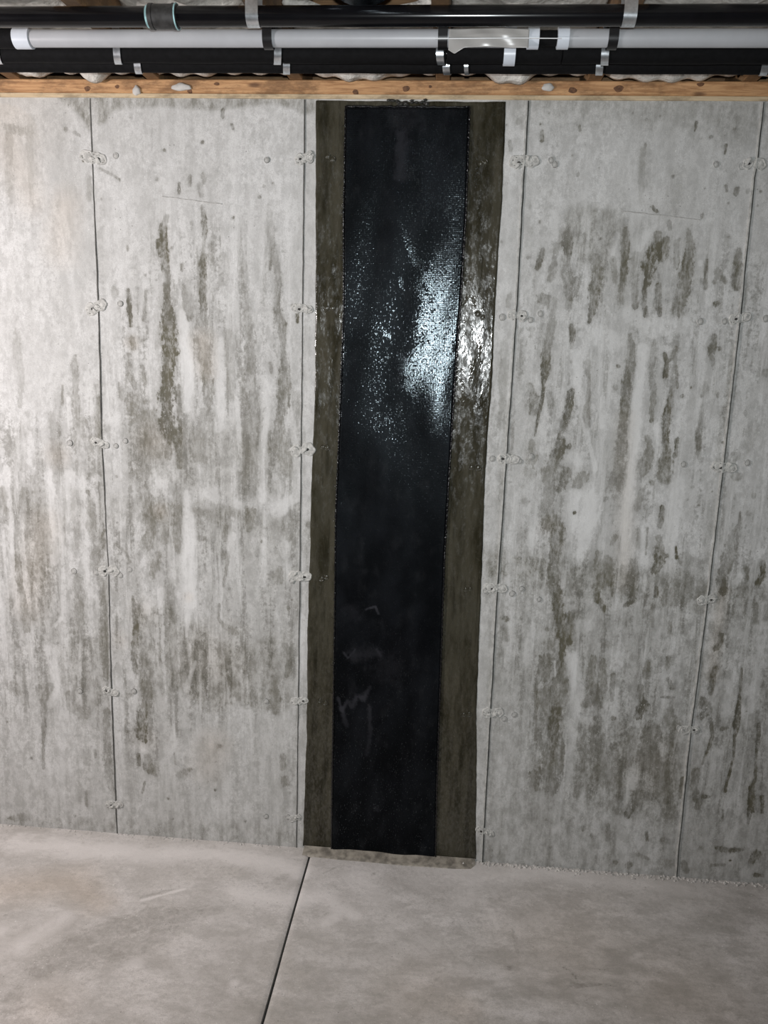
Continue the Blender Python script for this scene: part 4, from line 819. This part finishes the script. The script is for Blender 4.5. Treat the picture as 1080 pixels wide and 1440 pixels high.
# resin run out on the floor
bm = bmesh.new(); fr = [on_z(x, y) for x, y in [(425,1202),(445,1206),(480,1209),(520,1213),(560,1216),(600,1219),(640,1222),(662,1222),(668,1216)]]
back = [(q[0], -.0005) for q in fr]; top = []; bot = []
for i, q in enumerate(fr):
    yv = min(q[1], -.006)+random.uniform(-.002, .002); yv = yv if i < 8 else yv
    top.append([bm.verts.new((q[0], yv-.002, -.002)), bm.verts.new((q[0], yv, .0022)), bm.verts.new((q[0], yv*.5, .0035)), bm.verts.new((q[0], -.0042, .012))])
for a, b in zip(top[:-1], top[1:]):
    for k in range(3): bm.faces.new((a[k], a[k+1], b[k+1], b[k]))
o = obj('resin_foot', bm, M['thin_resin'], rep, True); o['label'] = 'thin resin run-out on the floor below the strip'

SL = [(487,150),(484,300),(484,430),(478,600),(473,720),(471,900),(468,1100),(467,1197)]
SR = [(660,152),(655,300),(649,400),(638,560),(630,690),(625,780),(619,950),(614,1100),(612,1203)]
zb, zt_ = on_y(540, 1199)[2], on_y(570, 151)[2]
zs_ = np.linspace(zb, zt_, 520); ls_, rs_ = lerp_edges(SL, SR, zs_)
us = np.linspace(0, 1, 110); U, V = np.meshgrid(us, zs_, indexing='ij')
X = ls_[None, :]*(1-U) + rs_[None, :]*U
def relief(X, V):
    return .0012*np.sin(X*31+V*7+1) + .0010*np.sin(X*55-V*11) + .0012*np.sin(V*17+X*20)
Y = -.0078 - relief(X, V)
Y[0, :] = Y[-1, :] = -.0015; Y[:, 0] = Y[:, -1] = -.0015
fd, fl = Field(X*0 + np.interp(U, [0, 1], [float(ls_.mean()), float(rs_.mean())]), V), Field(X*0 + np.interp(U, [0, 1], [float(ls_.mean()), float(rs_.mean())]), V)
def spts(st):
    r = []
    for x, y, wd, s_ in st:
        a = on_y(x, y); u = (a[0]-np.interp(a[2], zs_, ls_))/(np.interp(a[2], zs_, rs_)-np.interp(a[2], zs_, ls_))
        r.append((float(ls_.mean())+u*float(rs_.mean()-ls_.mean()), a[2], wd*.0021, s_))
    return r
MILK = [[(476,980,2,.3),(481,998,2.5,.5),(489,984,2,.22),(496,992,3,.25),(502,978,3,.38),(512,980,4,.38),(521,964,2,.2)], [(482,1000,3,.3),(488,1020,3,.15)], [(500,920,9,.18),(530,918,8,.18)], [(484,916,1.5,.4),(490,924,1.5,.4),(500,912,1.5,.3)], [(530,912,1.5,.4),(536,922,1.5,.3)], [(515,856,1.5,.4),(528,852,1.5,.5),(533,862,1.5,.4)], [(520,990,2.5,.3),(521,1030,3,.2),(516,1060,3,.15)], [(497,860,10,.12)], [(545,940,20,.10)], [(565,190,6,.25),(563,250,6,.2)], [(570,165,20,.12)], [(530,1135,4,.2)]]
for s_ in MILK: fd.stroke(spts(s_))
WET = [[(640,330,12,.9),(628,365,22,1),(622,400,28,1),(620,440,28,1),(615,480,26,1),(608,510,30,1),(612,545,26,1),(618,580,20,.9),(615,600,10,.7)], [(572,520,14,.85),(560,500,6,.6)], [(545,470,7,.5),(533,455,5,.4),(528,470,4,.4)], [(575,540,10,.9)], [(585,370,6,.8),(563,310,4,.6)], [(563,392,3,.75),(565,406,3,.75)], [(540,590,8,.42),(530,600,6,.4),(560,585,4,.35)], [(600,300,20,.45),(640,260,16,.5),(640,300,14,.6)], [(590,250,20,.4),(570,230,10,.4)], [(565,165,16,.5)], [(510,295,9,.5)], [(505,400,4,.3),(503,430,4,.3)], [(490,600,8,.35),(485,640,8,.35),(500,650,10,.3)], [(520,490,6,.22),(525,530,8,.22)]]
for s_ in WET: fl.stroke(spts(s_))
damp = .05 + .30*np.clip((V-1.25)/.35, 0, 1)*(.55+.45*U)      # the head of the strip was wetted out last
_dry = np.exp(-(((U-.50)/.17)**2 + ((V-1.80)/.20)**2))
damp = damp*(1-.8*_dry)
P = np.stack([X, Y, V], -1)
woven = o = link('woven_strip', grid_mesh('woven_strip', us, zs_, lambda a, b: P, dict(de=fd.e, ds=fd.s, le=fl.e, ls=fl.s, tone=damp)), M['fabric'], rep); o['label'] = 'black resin-soaked woven fabric strip'
# selvedges: stitched cords down both edges and across the ends
def cord(pts, r):
    bm = bmesh.new(); tube(bm, pts, [r*(1+.35*math.sin(i*2.1)+random.uniform(-.15, .15)) for i in range(len(pts))], 7)
    return obj('selvedge', bm, M['selvedge'], woven, True)
zz = np.linspace(zb, zt_, 420)
for edge, dxo in ((ls_, -.001), (rs_, .001)):
    cord([(float(np.interp(z, zs_, edge))+dxo+random.uniform(-.0006, .0006), -.0066, float(z)) for z in zz], .0026)
for z0_, off in ((zb, 0), (zt_, .0)):
    a, b = float(np.interp(z0_, zs_, ls_)), float(np.interp(z0_, zs_, rs_))
    cord([(a+(b-a)*k/60, -.0052, z0_+random.uniform(-.0012, .0012)) for k in range(61)], .0030)
# loose threads along the edges
for k in range(70):
    z = random.uniform(zb, zt_); side = random.choice([0, 1]); e = ls_ if side == 0 else rs_
    x = float(np.interp(z, zs_, e)); sg = -1 if side == 0 else 1; L = random.uniform(.004, .012)
    bm = bmesh.new(); tube(bm, [(x, -.006, z), (x+sg*L*.5, -.0075, z+random.uniform(-.002, .003)), (x+sg*L, -.005, z+random.uniform(-.005, .005))], .0006, 4)
    obj('loose_thread', bm, M['selvedge'], woven)
# lumps of cured resin at the head of the strip
for k in range(22):
    x, y = random.uniform(545, 604), random.uniform(141, 149); p = on_y(x, y)
    bm = bmesh.new(); bmesh.ops.create_icosphere(bm, subdivisions=2, radius=1)
    for v in bm.verts:
        v.co *= 1+random.uniform(-.2, .2); v.co = Vector((v.co.x*random.uniform(.004, .008), v.co.y*.003, v.co.z*.0035))
    o = obj('resin_lump', bm, M['lump'], band, True); o.location = (p[0], -.003, p[2])

for x, y in [(461,222),(459,433),(454,631),(452,812),(450,985),(663,655),(655,826),(652,1003),(676,227),(672,443)]:
    p = on_y(x, y)
    for k in range(2):
        o = bpy.data.objects.new('coated_rivet_mark', rvc); C.objects.link(o); o.parent = band; o.location = (p[0]+k*random.uniform(.012, .022), -.0026, p[2]+random.uniform(-.006, .006)); o.scale = (random.uniform(.7, 1.0),)*3
# ------------------------------------------------------------------ crumbs of concrete along the foot of the wall
bm = bmesh.new()
for k in range(420):
    r = random.random()
    x = random.uniform(.24, 1.3) if k < 330 else random.uniform(-1.4, -.32)
    y = -abs(random.gauss(0, .010 if k < 330 else .005))-.002; s_ = random.uniform(.0015, .005)*(1 if k < 330 else .7)
    mt = Matrix.Translation((x, y, s_*.3)) @ Matrix.Rotation(random.uniform(0, 3), 4, 'Z') @ Matrix.Diagonal((s_*random.uniform(.8, 1.8), s_, s_*random.uniform(.6, 1), 1))
    bmesh.ops.create_icosphere(bm, subdivisions=1, radius=1, matrix=mt)
o = obj('concrete_crumbs', bm, M['crumb']); o['kind'] = 'stuff'; tag(o, 'pale concrete crumbs along the foot of the wall', 'crumbs')
